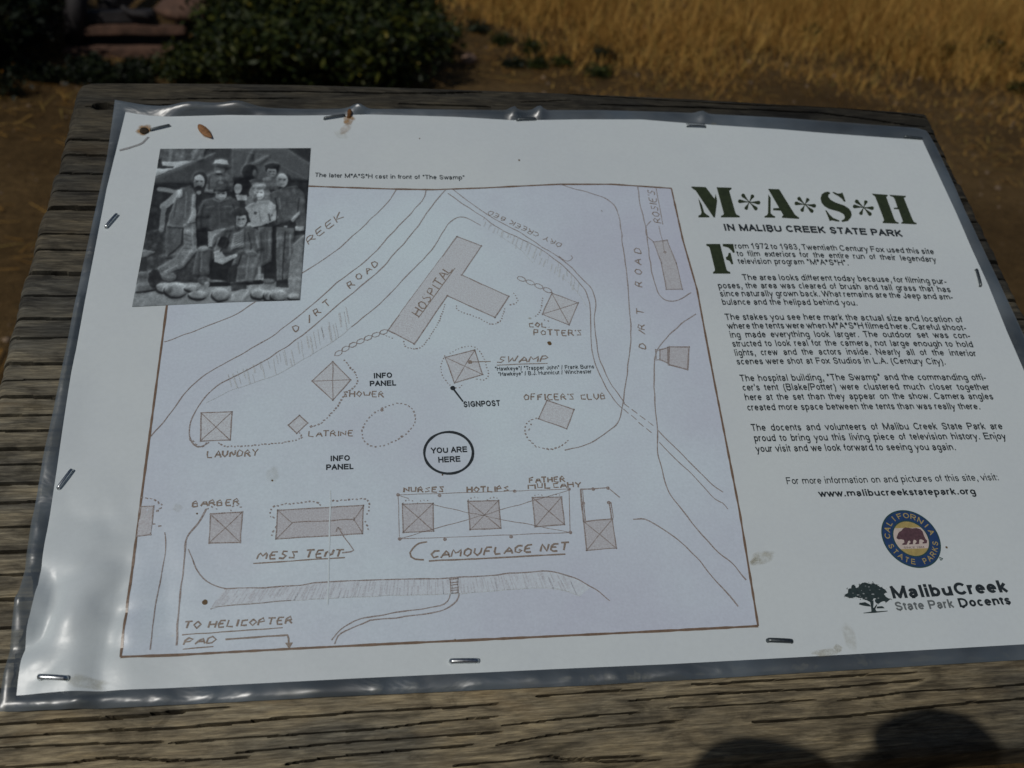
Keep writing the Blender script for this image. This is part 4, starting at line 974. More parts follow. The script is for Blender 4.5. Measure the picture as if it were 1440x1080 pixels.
# ------------------------------------------------------------------ the black and white group photograph, printed on the sheet
def photo_print():
    X0, Y0, SS = 180, 202, 2          # raster in photograph pixels, supersampled
    Wd, Hd = 266, 236
    W2, H2 = Wd * SS, Hd * SS
    yy, xx = np.mgrid[0:H2, 0:W2]
    cx = ((xx + .5) / SS + X0 - 160) * 3.375; cy = ((yy + .5) / SS + Y0 - 140) * 3.375     # drawing units
    im = np.full((H2, W2), 46.0); rel = np.zeros((H2, W2))
    wob = (fbm(cx / 26, cy / 26, 61, 3) - .47) * 16; wob2 = (fbm(cx / 26, cy / 26, 71, 3) - .47) * 16
    qx, qy = cx + wob * .5, cy + wob2 * .5
    def mask(P):
        P = np.array(P, float); m = np.zeros(im.shape, bool); j = len(P) - 1
        for i in range(len(P)):
            (xi, yi), (xj, yj) = P[i], P[j]
            if yi != yj:
                m ^= ((yi > qy) != (yj > qy)) & (qx < (xj - xi) * (qy - yi) / (yj - yi) + xi)
            j = i
        return m
    def poly(g, P, var=14, dx=0.0, dy=0.0):
        m = mask(P); P = np.array(P, float); c = P.mean(0)
        sd_ = int(abs(c[0]) * 7) % 991; tex = (fbm(cx / 15, cy / 24, sd_, 4) - .47) * var * 2.0 + (np.abs(fbm(cx / 30 + cy / 60, cy / 34 - cx / 80, sd_ + 5, 3) - .47) - .08) * var * 4.0
        im[m] = (g + tex + dx * (cx - c[0]) + dy * (cy - c[1]))[m]; rel[m] += (-1 if g < 40 else 1)
    def ell(g, x, y, a, b, var=8, dx=0.0, dy=0.0, rot=0.0):
        u = (qx - x) * math.cos(rot) + (qy - y) * math.sin(rot); v = -(qx - x) * math.sin(rot) + (qy - y) * math.cos(rot)
        m = (u / a) ** 2 + (v / b) ** 2 < 1
        tex = (fbm(cx / 9, cy / 9, int(x + y) % 991, 3) - .47) * var * 2
        im[m] = (g + tex + dx * (cx - x) + dy * (cy - y))[m]; rel[m] += (1 if a > 20 else 0)
    def stroke(g, P, w):
        for a, b in zip(P[:-1], P[1:]):
            a, b = np.array(a, float), np.array(b, float); d = b - a; L2 = d @ d
            t = np.clip(((qx - a[0]) * d[0] + (qy - a[1]) * d[1]) / L2, 0, 1)
            im[np.hypot(qx - a[0] - t * d[0], qy - a[1] - t * d[1]) < w / 2] = g
    def face(x, y, a, b, g, tilt=0.0):
        ell(g + 8, x, y, a * .92, b, 7, .5, -.3, tilt); ell(g - 20, x - a * .66, y + b * .15, a * .26, b * .7, 6); ell(g - 18, x, y - b * .12, a * .66, b * .15, 8)
        for s_ in (-.38, .38): ell(g - 58, x + s_ * a, y - b * .12, a * .22, b * .10, 5)
        ell(g + 8, x, y + b * .12, a * .13, b * .24, 3); ell(g - 40, x + a * .05, y + b * .52, a * .42, b * .10, 4); ell(g + 14, x, y + b * .47, a * .30, b * .05, 3)
    # background: trees, clearing, canvas roof, shade under it, bare ground
    poly(66, [(200, 225), (440, 225), (420, 290), (200, 300)], 22); stroke(86, [(272, 235), (266, 300)], 14)
    poly(132, [(200, 298), (385, 292), (250, 345), (190, 370)], 10); poly(38, [(208, 285), (225, 280), (232, 315), (285, 318), (280, 328), (205, 330)], 6)
    poly(125, [(198, 330), (225, 332), (236, 350), (190, 362)])
    poly(48, [(420, 225), (830, 225), (940, 300), (940, 420), (560, 420), (180, 410), (195, 372), (300, 335), (410, 285), (480, 252)], 5, 0, .05)
    poly(60, [(560, 232), (820, 232), (935, 310), (930, 392), (740, 372), (560, 372)], 6); poly(34, [(815, 225), (945, 225), (945, 312)], 5)
    poly(30, [(180, 402), (930, 385), (915, 640), (120, 760)], 10)
    poly(92, [(850, 690), (905, 640), (885, 960), (600, 965), (690, 830), (830, 830)], 14, 0, .03); poly(95, [(95, 880), (900, 850), (885, 990), (80, 990)], 12)
    poly(40, [(140, 640), (250, 600), (420, 640), (400, 870), (110, 840), (120, 720)], 14); poly(84, [(130, 712), (200, 722), (160, 745), (122, 755)]); poly(72, [(118, 820), (180, 812), (205, 900), (105, 922)], 10)
    stroke(28, [(105, 918), (150, 912), (205, 905)], 8); stroke(90, [(838, 690), (850, 775)], 12); stroke(80, [(880, 690), (905, 715)], 5)
    poly(24, [(390, 560), (460, 560), (460, 700), (380, 700)], 6)
    # man in the pale hat, back row left
    poly(66, [(430, 440), (440, 362), (480, 345), (540, 352), (572, 392), (565, 440)], 14); ell(70, 503, 332, 27, 28, 10, 0, .4); ell(52, 512, 316, 47, 10, 4, 0, 0, .12); poly(124, [(474, 304), (482, 288), (510, 282), (540, 290), (545, 310), (500, 306)], 6)
    ell(105, 497, 344, 12, 6); ell(30, 500, 356, 16, 6)
    # figure with raised arms, middle of the back row
    poly(48, [(615, 345), (648, 252), (668, 240), (664, 290), (650, 350)], 6); poly(74, [(655, 300), (735, 264), (742, 272), (690, 308), (656, 318)], 8); ell(30, 645, 342, 36, 34, 8); ell(70, 668, 352, 10, 16)
    poly(22, [(572, 385), (640, 366), (700, 392), (700, 440), (650, 480), (570, 470)], 6); ell(110, 590, 425, 18, 26, 10); poly(62, [(640, 385), (700, 370), (712, 420), (660, 420)], 14)
    # man with the dark hair, back row right
    poly(74, [(705, 372), (760, 366), (800, 392), (780, 430), (710, 425)], 20); ell(26, 751, 332, 32, 24, 5); face(750, 346, 25, 24, 98); ell(26, 751, 318, 36, 13)
    # tall man at the right with crossed hands
    poly(60, [(740, 445), (800, 420), (868, 408), (905, 450), (915, 605), (868, 602), (858, 568), (770, 600), (742, 520)], 14, .05)
    ell(40, 826, 378, 16, 22); face(800, 385, 29, 33, 114, -.15)
    stroke(36, [(880, 470), (868, 560)], 6); stroke(40, [(815, 492), (868, 488)], 3); poly(118, [(838, 572), (880, 530), (884, 545), (850, 585)], 12); poly(116, [(862, 603), (905, 600), (905, 624), (860, 622)])
    poly(24, [(715, 610), (790, 600), (800, 860), (712, 868)], 5); poly(62, [(772, 598), (856, 605), (852, 720), (832, 800), (826, 868), (775, 862), (770, 740)], 16); poly(34, [(770, 860), (826, 850), (830, 895), (770, 892)], 8); ell(56, 735, 864, 30, 14)
    # woman with light hair and a pale shirt
    ell(84, 692, 445, 50, 46, 22); ell(88, 720, 470, 24, 26, 20); ell(70, 645, 485, 24, 24, 18); face(690, 446, 27, 31, 120); ell(104, 692, 418, 30, 12, 14)
    poly(116, [(622, 510), (680, 482), (740, 482), (776, 512), (750, 540), (735, 590), (650, 585)], 10, .1); ell(50, 672, 540, 8, 9); stroke(120, [(755, 520), (768, 560), (700, 588), (645, 596)], 24); stroke(60, [(735, 545), (742, 575)], 8)
    poly(66, [(685, 608), (752, 604), (748, 770), (685, 800)], 8)
    # man in the sleeveless top at the left, one arm on his hip
    stroke(92, [(335, 436), (300, 440), (215, 425)], 20); poly(64, [(322, 418), (365, 410), (392, 450), (388, 585), (320, 612), (248, 608), (262, 560), (285, 490)], 10, -.05); poly(106, [(372, 452), (390, 452), (390, 582), (345, 590), (368, 540)], 22)
    stroke(98, [(312, 445), (236, 510)], 32); stroke(80, [(238, 520), (226, 620)], 24); poly(118, [(300, 432), (326, 425), (325, 462), (312, 470)], 18)
    ell(34, 410, 376, 34, 32, 6); face(405, 392, 27, 34, 104, .1); ell(44, 402, 420, 15, 7); ell(120, 402, 372, 20, 9)
    poly(60, [(248, 598), (332, 608), (325, 720), (300, 748), (245, 752)], 10, .1); poly(84, [(330, 594), (390, 588), (395, 715), (335, 795), (228, 838), (206, 802), (300, 742), (332, 690)], 18, .1)
    for k in range(5): stroke(58, [(330, 640 + k * 22), (372, 652 + k * 20)], 4)
    ell(32, 192, 852, 28, 44, 10); stroke(26, [(170, 830), (205, 905), (245, 912)], 12); ell(86, 262, 842, 36, 22, 26)
    # man in the cap, middle row, with a dark sweater
    poly(48, [(395, 620), (392, 555), (422, 480), (480, 462), (552, 462), (600, 492), (592, 622), (480, 630)], 9, 0, -.04); stroke(38, [(430, 525), (590, 525)], 3); poly(84, [(440, 428), (480, 428), (470, 446), (442, 442)], 10); stroke(96, [(452, 434), (500, 440)], 12)
    face(510, 450, 28, 30, 98); ell(58, 513, 408, 33, 34, 6); stroke(44, [(478, 432), (548, 432)], 12); pass
    poly(100, [(578, 455), (632, 455), (630, 480), (588, 482)], 30); poly(22, [(440, 610), (480, 625), (470, 690), (400, 700), (400, 625)], 6)
    # seated man in front, striped shirt, hands crossed over his knees, on a crate
    poly(92, [(447, 628), (530, 612), (530, 640), (470, 700), (448, 700)], 14); poly(70, [(450, 805), (700, 788), (692, 868), (455, 875)], 14); stroke(110, [(692, 800), (694, 900)], 14); stroke(22, [(455, 880), (700, 868)], 20)
    poly(56, [(465, 690), (475, 650), (535, 612), (585, 600), (650, 600), (700, 635), (708, 715), (640, 730), (480, 730)], 12); poly(92, [(568, 640), (615, 618), (618, 700), (555, 715)], 4)
    for k in range(7): stroke(48, [(566 + k * 2, 650 + k * 10), (612, 626 + k * 11)], 3)
    ell(36, 602, 545, 36, 32, 8); face(605, 572, 29, 34, 112); ell(34, 596, 538, 38, 15)
    ell(24, 520, 680, 28, 28, 5); poly(22, [(470, 760), (580, 745), (560, 870), (440, 850)], 5)
    poly(60, [(372, 832), (392, 720), (410, 697), (440, 692), (462, 712), (452, 830), (400, 838)], 10); poly(62, [(580, 735), (610, 716), (660, 714), (692, 742), (660, 870), (545, 872), (540, 840)], 12, .15)
    poly(28, [(540, 800), (590, 780), (580, 872), (545, 872)], 5); poly(118, [(476, 722), (508, 714), (530, 750), (585, 732), (588, 745), (520, 786), (478, 772)], 12); ell(56, 430, 862, 30, 20, 20); ell(104, 442, 878, 14, 12)
    poly(44, [(550, 868), (625, 865), (630, 905), (560, 910)], 8); poly(110, [(552, 958), (560, 922), (610, 900), (640, 902), (640, 930), (600, 958)], 12)
    # sleeves, seams, belts and folds that part the figures
    for g_, P_, w_ in ((33, [(428, 500), (414, 560), (412, 615)], 6), (33, [(566, 500), (578, 560), (578, 615)], 6), (78, [(440, 512), (478, 508)], 4), (78, [(522, 508), (560, 512)], 4), (66, [(500, 480), (502, 615)], 3), (84, [(472, 474), (500, 486), (540, 472)], 6),
                       (32, [(768, 470), (776, 530), (772, 590)], 6), (28, [(770, 601), (856, 606)], 9), (104, [(808, 603), (820, 604)], 7), (30, [(814, 625), (806, 740), (800, 860)], 6), (80, [(785, 470), (790, 520)], 8), (84, [(838, 640), (836, 740)], 9), (44, [(790, 690), (825, 705)], 4), (44, [(790, 770), (822, 760)], 4),
                       (30, [(330, 618), (322, 690), (258, 742)], 7), (30, [(255, 606), (330, 612)], 6), (46, [(300, 470), (285, 560)], 4), (84, [(345, 440), (338, 560)], 6), (102, [(372, 610), (378, 700), (330, 770)], 8), (104, [(300, 790), (240, 818)], 7),
                       (34, [(552, 640), (530, 690), (505, 722)], 6), (34, [(636, 632), (652, 690), (648, 722)], 6), (82, [(500, 660), (480, 712)], 8), (80, [(675, 650), (684, 700)], 9), (26, [(604, 740), (585, 800), (572, 868)], 6), (84, [(640, 748), (628, 850)], 9), (82, [(418, 722), (412, 815)], 9),
                       (46, [(700, 625), (696, 770)], 4), (46, [(728, 625), (726, 760)], 4), (84, [(742, 625), (740, 740)], 5), (100, [(660, 510), (650, 575)], 7), (74, [(690, 530), (700, 580)], 4), (44, [(455, 370), (452, 430)], 5), (82, [(505, 362), (508, 400)], 6), (78, [(735, 385), (752, 420)], 4)):
        stroke(g_, P_, w_)
    ell(86, 426, 708, 22, 13, 10); ell(90, 652, 730, 26, 13, 10); ell(110, 700, 412, 22, 8, 12); ell(58, 672, 470, 10, 20, 10); ell(96, 508, 396, 14, 6, 6); ell(96, 404, 444, 12, 10, 6)
    stroke(40, [(180, 404), (320, 408)], 5); stroke(72, [(560, 236), (700, 262), (930, 388)], 4); stroke(74, [(198, 372), (410, 286), (480, 254)], 5)
    # row of whitewashed stones
    for x, y, a, b in ((238, 893, 36, 24), (298, 903, 56, 36), (372, 895, 34, 16), (400, 927, 45, 22), (510, 925, 42, 32), (690, 922, 38, 25), (735, 930, 22, 26), (785, 930, 40, 28), (858, 938, 30, 15)):
        ell(30, x - 6, y + 8, a, b, 4); ell(100, x, y, a, b - 2, 14, .25, -.7)
    # daylight modelling of the rounded forms, as the photograph caught it
    for _ in range(3):
        for a in (0, 1): rel = (np.roll(rel, 2, a) + rel + np.roll(rel, -2, a)) / 3
    lit = (np.roll(rel, 3, 1) - np.roll(rel, -3, 1)) * -.6 + (np.roll(rel, -3, 0) - np.roll(rel, 3, 0)) * .8
    im = im + np.clip(lit, -.8, .8) * np.where(im > 40, 30, 12)
    # soften, add print grain
    for _ in range(2):
        im2 = im.copy()
        for a in (0, 1): im2 = (np.roll(im2, 1, a) + 2 * im2 + np.roll(im2, -1, a)) / 4
        im = im2
    im = 50 + (im - 48) * 1.2 + (vnoise(xx * .7, yy * .7, 91) - .5) * 8 + (fbm(xx / 7, yy / 7, 95, 4) - .47) * 10
    im = im.reshape(Hd, SS, Wd, SS).mean((1, 3))
    def at(px):
        x = np.clip(px[:, 0] - X0 - .5, 0, Wd - 1.01); y = np.clip(px[:, 1] - Y0 - .5, 0, Hd - 1.01)
        i, j = x.astype(int), y.astype(int); fx, fy = x - i, y - j
        return (im[j, i] * (1 - fx) + im[j, i + 1] * fx) * (1 - fy) + (im[j + 1, i] * (1 - fx) + im[j + 1, i + 1] * fx) * fy
    nu, nv = 250, 225
    P = coons([(185.8, 432), (320, 425.6), (422, 422.6)], [(225.5, 209.7), (437, 208.7)], [(185.8, 432), (204, 335), (225.5, 209.7)], [(422, 422.6), (430, 318), (437, 208.7)], nu, nv).reshape(-1, 2)
    g = at(P); lin = ((g / 255 + .055) / 1.055) ** 2.4
    o = mesh_obj('group_photo', lift(sheet(P), L_TEXT + .00004), grid_faces(nv, nu), laminated('photo_print', attr='tone', scale=1500), POSTER, smooth=True)
    ca = o.data.color_attributes.new('tone', 'FLOAT_COLOR', 'POINT')
    col = np.ones((len(P), 4), np.float32); k = 0.70 / 0.33
    col[:, 0] = lin * k * .90; col[:, 1] = lin * k * 1.02; col[:, 2] = lin * k * 1.07
    ca.data.foreach_set('color', col.ravel())
photo_print()
# ------------------------------------------------------------------ stains, specks and creases of the sheet
def blob(px, r, G, layer=L_TEXT, sq=1.0, rot=0.0):
    c = sheet([px])[0]; k = random.random() * 9
    t = np.linspace(0, 2 * math.pi, 22, endpoint=False); rr = r * MM * (.75 + .5 * vnoise(t * 1.6 + k, t * 0 + k, 5))
    x, y = rr * np.cos(t), rr * sq * np.sin(t)
    fill(G, np.stack([c[0] + x * math.cos(rot) - y * math.sin(rot), c[1] + x * math.sin(rot) + y * math.cos(rot)], 1), layer)
def soft_stains(name, color, spots, rim=0.0):
    """stains that thin out towards their edge (alpha carried by a colour attribute, broken up by noise)"""
    V = []; F = []; Al = []; n0 = 0; R = 9; K = 30
    for px, r, sq, rot, am in spots:
        c = sheet([px])[0]; k = random.random() * 9; t = np.linspace(0, 2 * math.pi, K, endpoint=False); wob = .75 + .5 * vnoise(t * 1.6 + k, t * 0 + k, 5)
        for q in range(R):
            f_ = (q + .02) / (R - 1); x, y = r * MM * f_ * wob * np.cos(t), r * sq * MM * f_ * wob * np.sin(t)
            V.append(np.stack([c[0] + x * math.cos(rot) - y * math.sin(rot), c[1] + x * math.sin(rot) + y * math.cos(rot)], 1))
            Al += [am * min(1, (1 - f_) * 3.0) * (1 - rim + rim * f_)] * K
        F += [[n0 + q * K + i, n0 + (q + 1) * K + i, n0 + (q + 1) * K + (i + 1) % K, n0 + q * K + (i + 1) % K] for q in range(R - 1) for i in range(K)]; n0 += R * K
    m = laminated(name + '_colour', color, .2, 500); nt = m.node_tree; b = nt.nodes['Principled BSDF']
    a = nt.nodes.new('ShaderNodeVertexColor'); a.layer_name = 'amount'; co = obj_coord(nt); nz = noise(nt, co, 420, 5, .7)
    r_ = ramp(nt, [(.36, (.25,) * 3), (.62, (1,) * 3)]); nt.links.new(nz.outputs[0], r_.inputs[0])
    mu = nt.nodes.new('ShaderNodeMath'); mu.operation = 'MULTIPLY'; nt.links.new(a.outputs[0], mu.inputs[0]); nt.links.new(r_.outputs[0], mu.inputs[1]); nt.links.new(mu.outputs[0], b.inputs['Alpha'])
    o = mesh_obj(name, lift(np.vstack(V), L_TEXT + .00005), np.array(F), m, POSTER); ca = o.data.color_attributes.new('amount', 'FLOAT_COLOR', 'POINT')
    col = np.ones((len(Al), 4), np.float32); col[:, :3] = np.array(Al)[:, None]; ca.data.foreach_set('color', col.ravel())
    return o
for sp1 in [((1072, 785), 6.5, .45, .35, .40), ((1062, 790), 3.0, .5, .5, .4), ((1196, 897), 3.0, 2.0, 0, .22), ((1160, 918), 6.0, .25, .05, .45), ((1178, 912), 2.0, .8, 0, .45), ((383, 667), 3.0, 1.3, 0, .16), ((480, 190), 3.0, 1.5, .8, .16), ((745, 448), 1.0, .6, 0, .6), ((1003, 172), 2.2, 1.2, 0, .4), ((250, 715), 2.0, 1.0, 0, .2), ((120, 960), 8., .3, -.2, .35)]: soft_stains('stain', (.46, .42, .29), [sp1], .3)
G = Geo()
for p, r in (((772.5, 483), 1.0), ((288, 847), 1.0), ((277, 722.5), .35), ((730, 225.5), .5), ((383, 676), .4), ((846, 297), .3), ((622, 668), .35), ((590, 195), .35), ((1331, 770), .5), ((640, 900), .3)): blob(p, r, G)
G.build('speck', laminated('brown_speck', (0.14, 0.085, 0.03), .3, 900), POSTER)
G = Geo(); ribbon(G, smooth_poly(sheet([(168, 212), (185, 207), (200, 202), (209, 193)])), .0011, L_TEXT, .0006); G.build('crease', laminated('crease_grey', (0.34, 0.345, 0.35), .2, 700), POSTER)
G = Geo(); ribbon(G, sheet([(464.5, 690), (463, 760), (461, 850)]), .00055, L_TEXT + .00002, .0002); G.build('fold_line', laminated('fold_white', (0.66, 0.745, 0.78), .05, 700), POSTER)

# ------------------------------------------------------------------ staples, nails and bits on the sheet
def metal(name, c, rough, vary=.3, met=1.0):
    return plain(name, c, rough, met, vary, 900)
M_STEEL = metal('staple_steel', (0.58, 0.61, 0.62), .30); M_DULL = metal('dull_steel', (0.17, 0.19, 0.195), .45); M_RUST = plain('rust', (0.15, 0.065, 0.018), .9, 0, .6, 900)
def staple(pa, pb, label, mat, wire=0.0006, raise_=0.0005, gap=False):
    A, B = sheet([pa, pb]); c = (A + B) / 2; d = B - A; L = np.hypot(*d); d /= L
    z = float(np.max(sheet_z([A[0], B[0], c[0]], [A[1], B[1], c[1]]))) + raise_
    M = Matrix.Identity(4); ax = Vector((d[0], d[1], 0)); ay = Vector((-d[1], d[0], 0))
    for i in range(3): M[i][0] = ax[i]; M[i][1] = ay[i]; M[i][2] = (0, 0, 1)[i]
    M = Matrix.Translation((c[0], c[1], z)) @ M
    h = L / 2; r = wire * .82
    path = [(-h + .0002, 0, -.0030), (-h, 0, -.0006), (-h + .0003, 0, r * .8), (-h + .0010, 0, r), (0, 0, r * 1.15), (h - .0010, 0, r), (h - .0003, 0, r * .8), (h, 0, -.0006), (h - .0002, 0, -.0030)]
    bm = bmesh.new()
    v, f = tube(path, r, 10)
    vs = [bm.verts.new((p[0], p[1] * 1.35, p[2])) for p in v]
    for q in f: bm.faces.new([vs[i] for i in q])
    if gap:                                             # the wire has sprung clear of the sheet
        v, f = tube([(p[0], p[1] + .0022, p[2] - .0004) for p in path], r * .6, 8)
        vs = [bm.verts.new(p) for p in v]
        for q in f: bm.faces.new([vs[i] for i in q])
    o = bm_obj('staple', bm, mat, None, True)
    o.matrix_world = BOARD_M @ M
    tag(o, label, 'staple', 'wire staples pinning the poster to the board')
    return o
staple((212, 184), (239, 177.5), 'dull tilted staple beside the rusty nail head at the poster corner by the group photo', M_DULL, .00055)
staple((456, 168), (485, 163.5), 'dull staple on the far poster edge touching the bent rusty nail', M_DULL, .00060)
staple((727, 169.5), (753, 168.5), 'dull staple pinching the film into two shiny folds at the middle of the far edge', M_DULL, .00065)
staple((966, 178.5), (992, 179.5), 'double wire staple on the far poster edge above the stencilled title', M_DULL, .00045, .0008, True)
staple((1271, 193.5), (1296, 196), 'dull staple at the far corner of the poster on the text side', M_DULL, .00055)
staple((149, 321), (165, 302.5), 'slanted grey staple on the side edge beside the group photo', M_STEEL, .00065)
staple((82, 688), (102, 661.5), 'slanted shiny staple on the side edge beside the barber tent drawing', M_STEEL, .00060)
staple((57, 954), (95, 954.5), 'bright flat staple in the crumpled film at the near corner', M_STEEL, .00085)
staple((633, 930.5), (672, 930), 'bright flat staple below the middle of the map frame', M_STEEL, .00085)
staple((1079, 901), (1113, 902.5), 'dark flat staple near the map corner and below the oak logo side', M_DULL, .0008)
staple((1372, 380), (1378, 403), 'dark bent staple on the text side edge, beside the second paragraph', M_DULL, .00065)
def nail(px, r, label, bent=False):
    c = sheet([px])[0]; z = float(sheet_z(c[0], c[1])); bm = bmesh.new()
    if bent:
        prof = tube([(0, 0, -.008), (0, 0, .0004), (.0002, .0008, .0012), (.0005, .0024, .0016), (.0004, .0038, .0014)], [.0009, .0010, .0010, .0012, .0009], 10)
    else:
        prof = tube([(0, 0, -.012), (0, 0, .0002), (0, 0, .0004), (0, 0, .0009), (0.0001, 0, .0012)], [.0009, .0009, r, r * .95, r * .6], 14)
    vs = [bm.verts.new(p) for p in prof[0]]
    for q in prof[1]: bm.faces.new([vs[i] for i in q])
    for w in bm.verts: w.co += Vector((random.uniform(-1, 1), random.uniform(-1, 1), 0)) * .00012
    o = bm_obj('nail', bm, M_RUST if bent else plain('dark_rust', (0.035, 0.024, 0.012), .85, 0, .6, 900), None, True)
    o.matrix_world = BOARD_M @ Matrix.Translation((c[0], c[1], z)); tag(o, label, 'nail')
    return o
nail((203, 185), .0021, 'dark rusty nail head with a brown halo at the poster corner'); nail((490.5, 165), .001, 'bent orange rusty nail standing on the far edge of the poster', True)
for sp1 in [((202.5, 183), 4.0, 1.0, 0, .9), ((490, 169), 3.2, 1.2, 0, .8), ((486, 182), 2.5, 2.2, -.5, .3), ((289, 187), 4.6, .5, -.9, .8)]: soft_stains('rust_halo', (.40, .22, .07), [sp1])
c = sheet([(289, 187)])[0]; ca, cb = sheet([(280, 177), (299, 196)]); dv = cb - ca; L = np.hypot(*dv) / 2
bm = bmesh.new(); bmesh.ops.create_uvsphere(bm, u_segments=16, v_segments=10, radius=1)
for w in bm.verts:
    x, y, z = w.co; k = 1 - .35 * x
    w.co = Vector((x * L, y * .0021 * k * (1 - .3 * x * x), z * .0011 * k + .0005 + .0006 * x * x))
husk = bm_obj('seed_husk', bm, plain('husk_brown', (0.26, 0.125, 0.05), .75, 0, .45, 700, .4), None, True)
husk.matrix_world = BOARD_M @ Matrix.Translation((c[0], c[1], float(sheet_z(c[0], c[1])) + .0002)) @ Matrix.Rotation(math.atan2(dv[1], dv[0]), 4, 'Z')
tag(husk, 'dry orange brown seed husk lying on the poster above the group photo', 'husk')
# ------------------------------------------------------------------ ground
def ground_material():
    m, nt, b = nmat('dry_dirt'); co = obj_coord(nt)
    n1 = noise(nt, co, 1.3, 6, 0.6); n2 = noise(nt, co, 26, 6, 0.7); n3 = noise(nt, co, 160, 3, 0.6)
    r1 = ramp(nt, [(0.32, (0.080, 0.047, 0.018)), (0.52, (0.125, 0.077, 0.031)), (0.72, (0.19, 0.12, 0.050))]); nt.links.new(n1.outputs[0], r1.inputs[0])
    r2 = ramp(nt, [(0.3, (0.62,) * 3), (0.6, (1.05,) * 3), (0.8, (1.35, 1.25, 1.1))]); nt.links.new(n2.outputs[0], r2.inputs[0])
    c = mixc(nt, 1.0, r1.outputs[0], r2.outputs[0], 'MULTIPLY'); nt.links.new(c, b.inputs['Base Color'])
    b.inputs['Roughness'].default_value = 0.95; b.inputs['Specular IOR Level'].default_value = 0.1
    ad = nt.nodes.new('ShaderNodeMath'); ad.operation = 'MULTIPLY_ADD'; ad.inputs[1].default_value = 0.3
    nt.links.new(n3.outputs[0], ad.inputs[0]); nt.links.new(n2.outputs[0], ad.inputs[2])
    bp = nt.nodes.new('ShaderNodeBump'); bp.inputs['Strength'].default_value = 0.9; bp.inputs['Distance'].default_value = 0.03
    nt.links.new(ad.outputs[0], bp.inputs['Height']); nt.links.new(bp.outputs[0], b.inputs['Normal'])
    return m
gx = np.unique(np.r_[np.linspace(-400, -8, 30), np.linspace(-8, 12, 220), np.linspace(12, 400, 30)])
gy = np.unique(np.r_[np.linspace(-400, -3, 24), np.linspace(-3, 14, 190), np.linspace(14, 600, 40)])
GX, GY = np.meshgrid(gx, gy)
def ground_z(x, y):
    near = np.exp(-(np.hypot(np.asarray(x) - .3, np.asarray(y) - .3) / 2.2) ** 2)
    return ((fbm(np.asarray(x) * .9, np.asarray(y) * .9, 201, 3) - .45) * .07 + (fbm(np.asarray(x) * 5, np.asarray(y) * 5, 211, 3) - .45) * .02) * (1 - near)
GZ = ground_z(GX, GY)
gr = mesh_obj('ground', np.stack([GX, GY, GZ], -1).reshape(-1, 3), grid_faces(len(gy), len(gx)), ground_material(), None, True)
tag(gr, 'bare brown dirt ground', kind='structure')
def gp(px, py):
    p = ground(px, py); return Vector((p.x, p.y, float(ground_z(p.x, p.y))))
def on_plane(px, py, Y):
    """point of the line of sight at world depth Y (used to read real sizes off the photograph)"""
    d = BOARD_M.to_3x3() @ Vector(_rays([(px, py)])[0]); c = BOARD_M @ Vector(CAM_C)
    return c + d * ((Y - c.y) / d.y)

# ------------------------------------------------------------------ plants
def leaf_mat(name, stops, rough=.55, trans=0.12):
    m, nt, b = nmat(name)
    g = nt.nodes.new('ShaderNodeNewGeometry'); r = ramp(nt, stops); nt.links.new(g.outputs['Random Per Island'], r.inputs[0])
    nt.links.new(r.outputs[0], b.inputs['Base Color']); b.inputs['Roughness'].default_value = rough; b.inputs['Specular IOR Level'].default_value = .25
    t = nt.nodes.new('ShaderNodeBsdfTranslucent'); nt.links.new(r.outputs[0], t.inputs[0])
    mx = nt.nodes.new('ShaderNodeMixShader'); mx.inputs[0].default_value = trans
    nt.links.new(b.outputs[0], mx.inputs[1]); nt.links.new(t.outputs[0], mx.inputs[2]); nt.links.new(mx.outputs[0], nt.nodes['Material Output'].inputs['Surface'])
    return m
M_GREEN = leaf_mat('leaf_green', [(0, (0.007, 0.013, 0.003)), (.5, (0.018, 0.028, 0.005)), (.85, (0.042, 0.052, 0.008)), (1, (0.085, 0.085, 0.012))])
M_DARK = leaf_mat('leaf_dark', [(0, (0.004, 0.008, 0.003)), (.6, (0.009, 0.015, 0.005)), (1, (0.020, 0.027, 0.007))])
M_DRYG = leaf_mat('dry_grass', [(0, (0.28, 0.135, 0.030)), (.4, (0.46, 0.25, 0.058)), (.8, (0.64, 0.39, 0.105)), (1, (0.28, 0.22, 0.055))], .75, .25)
M_STEM = plain('plant_stem', (0.07, 0.055, 0.025), .8, 0, .4, 40)
M_YEL = leaf_mat('yellow_petal', [(0, (0.16, 0.13, 0.02)), (1, (0.26, 0.20, 0.03))])
M_ORG = leaf_mat('orange_petal', [(0, (0.25, 0.10, 0.01)), (1, (0.36, 0.17, 0.02))])

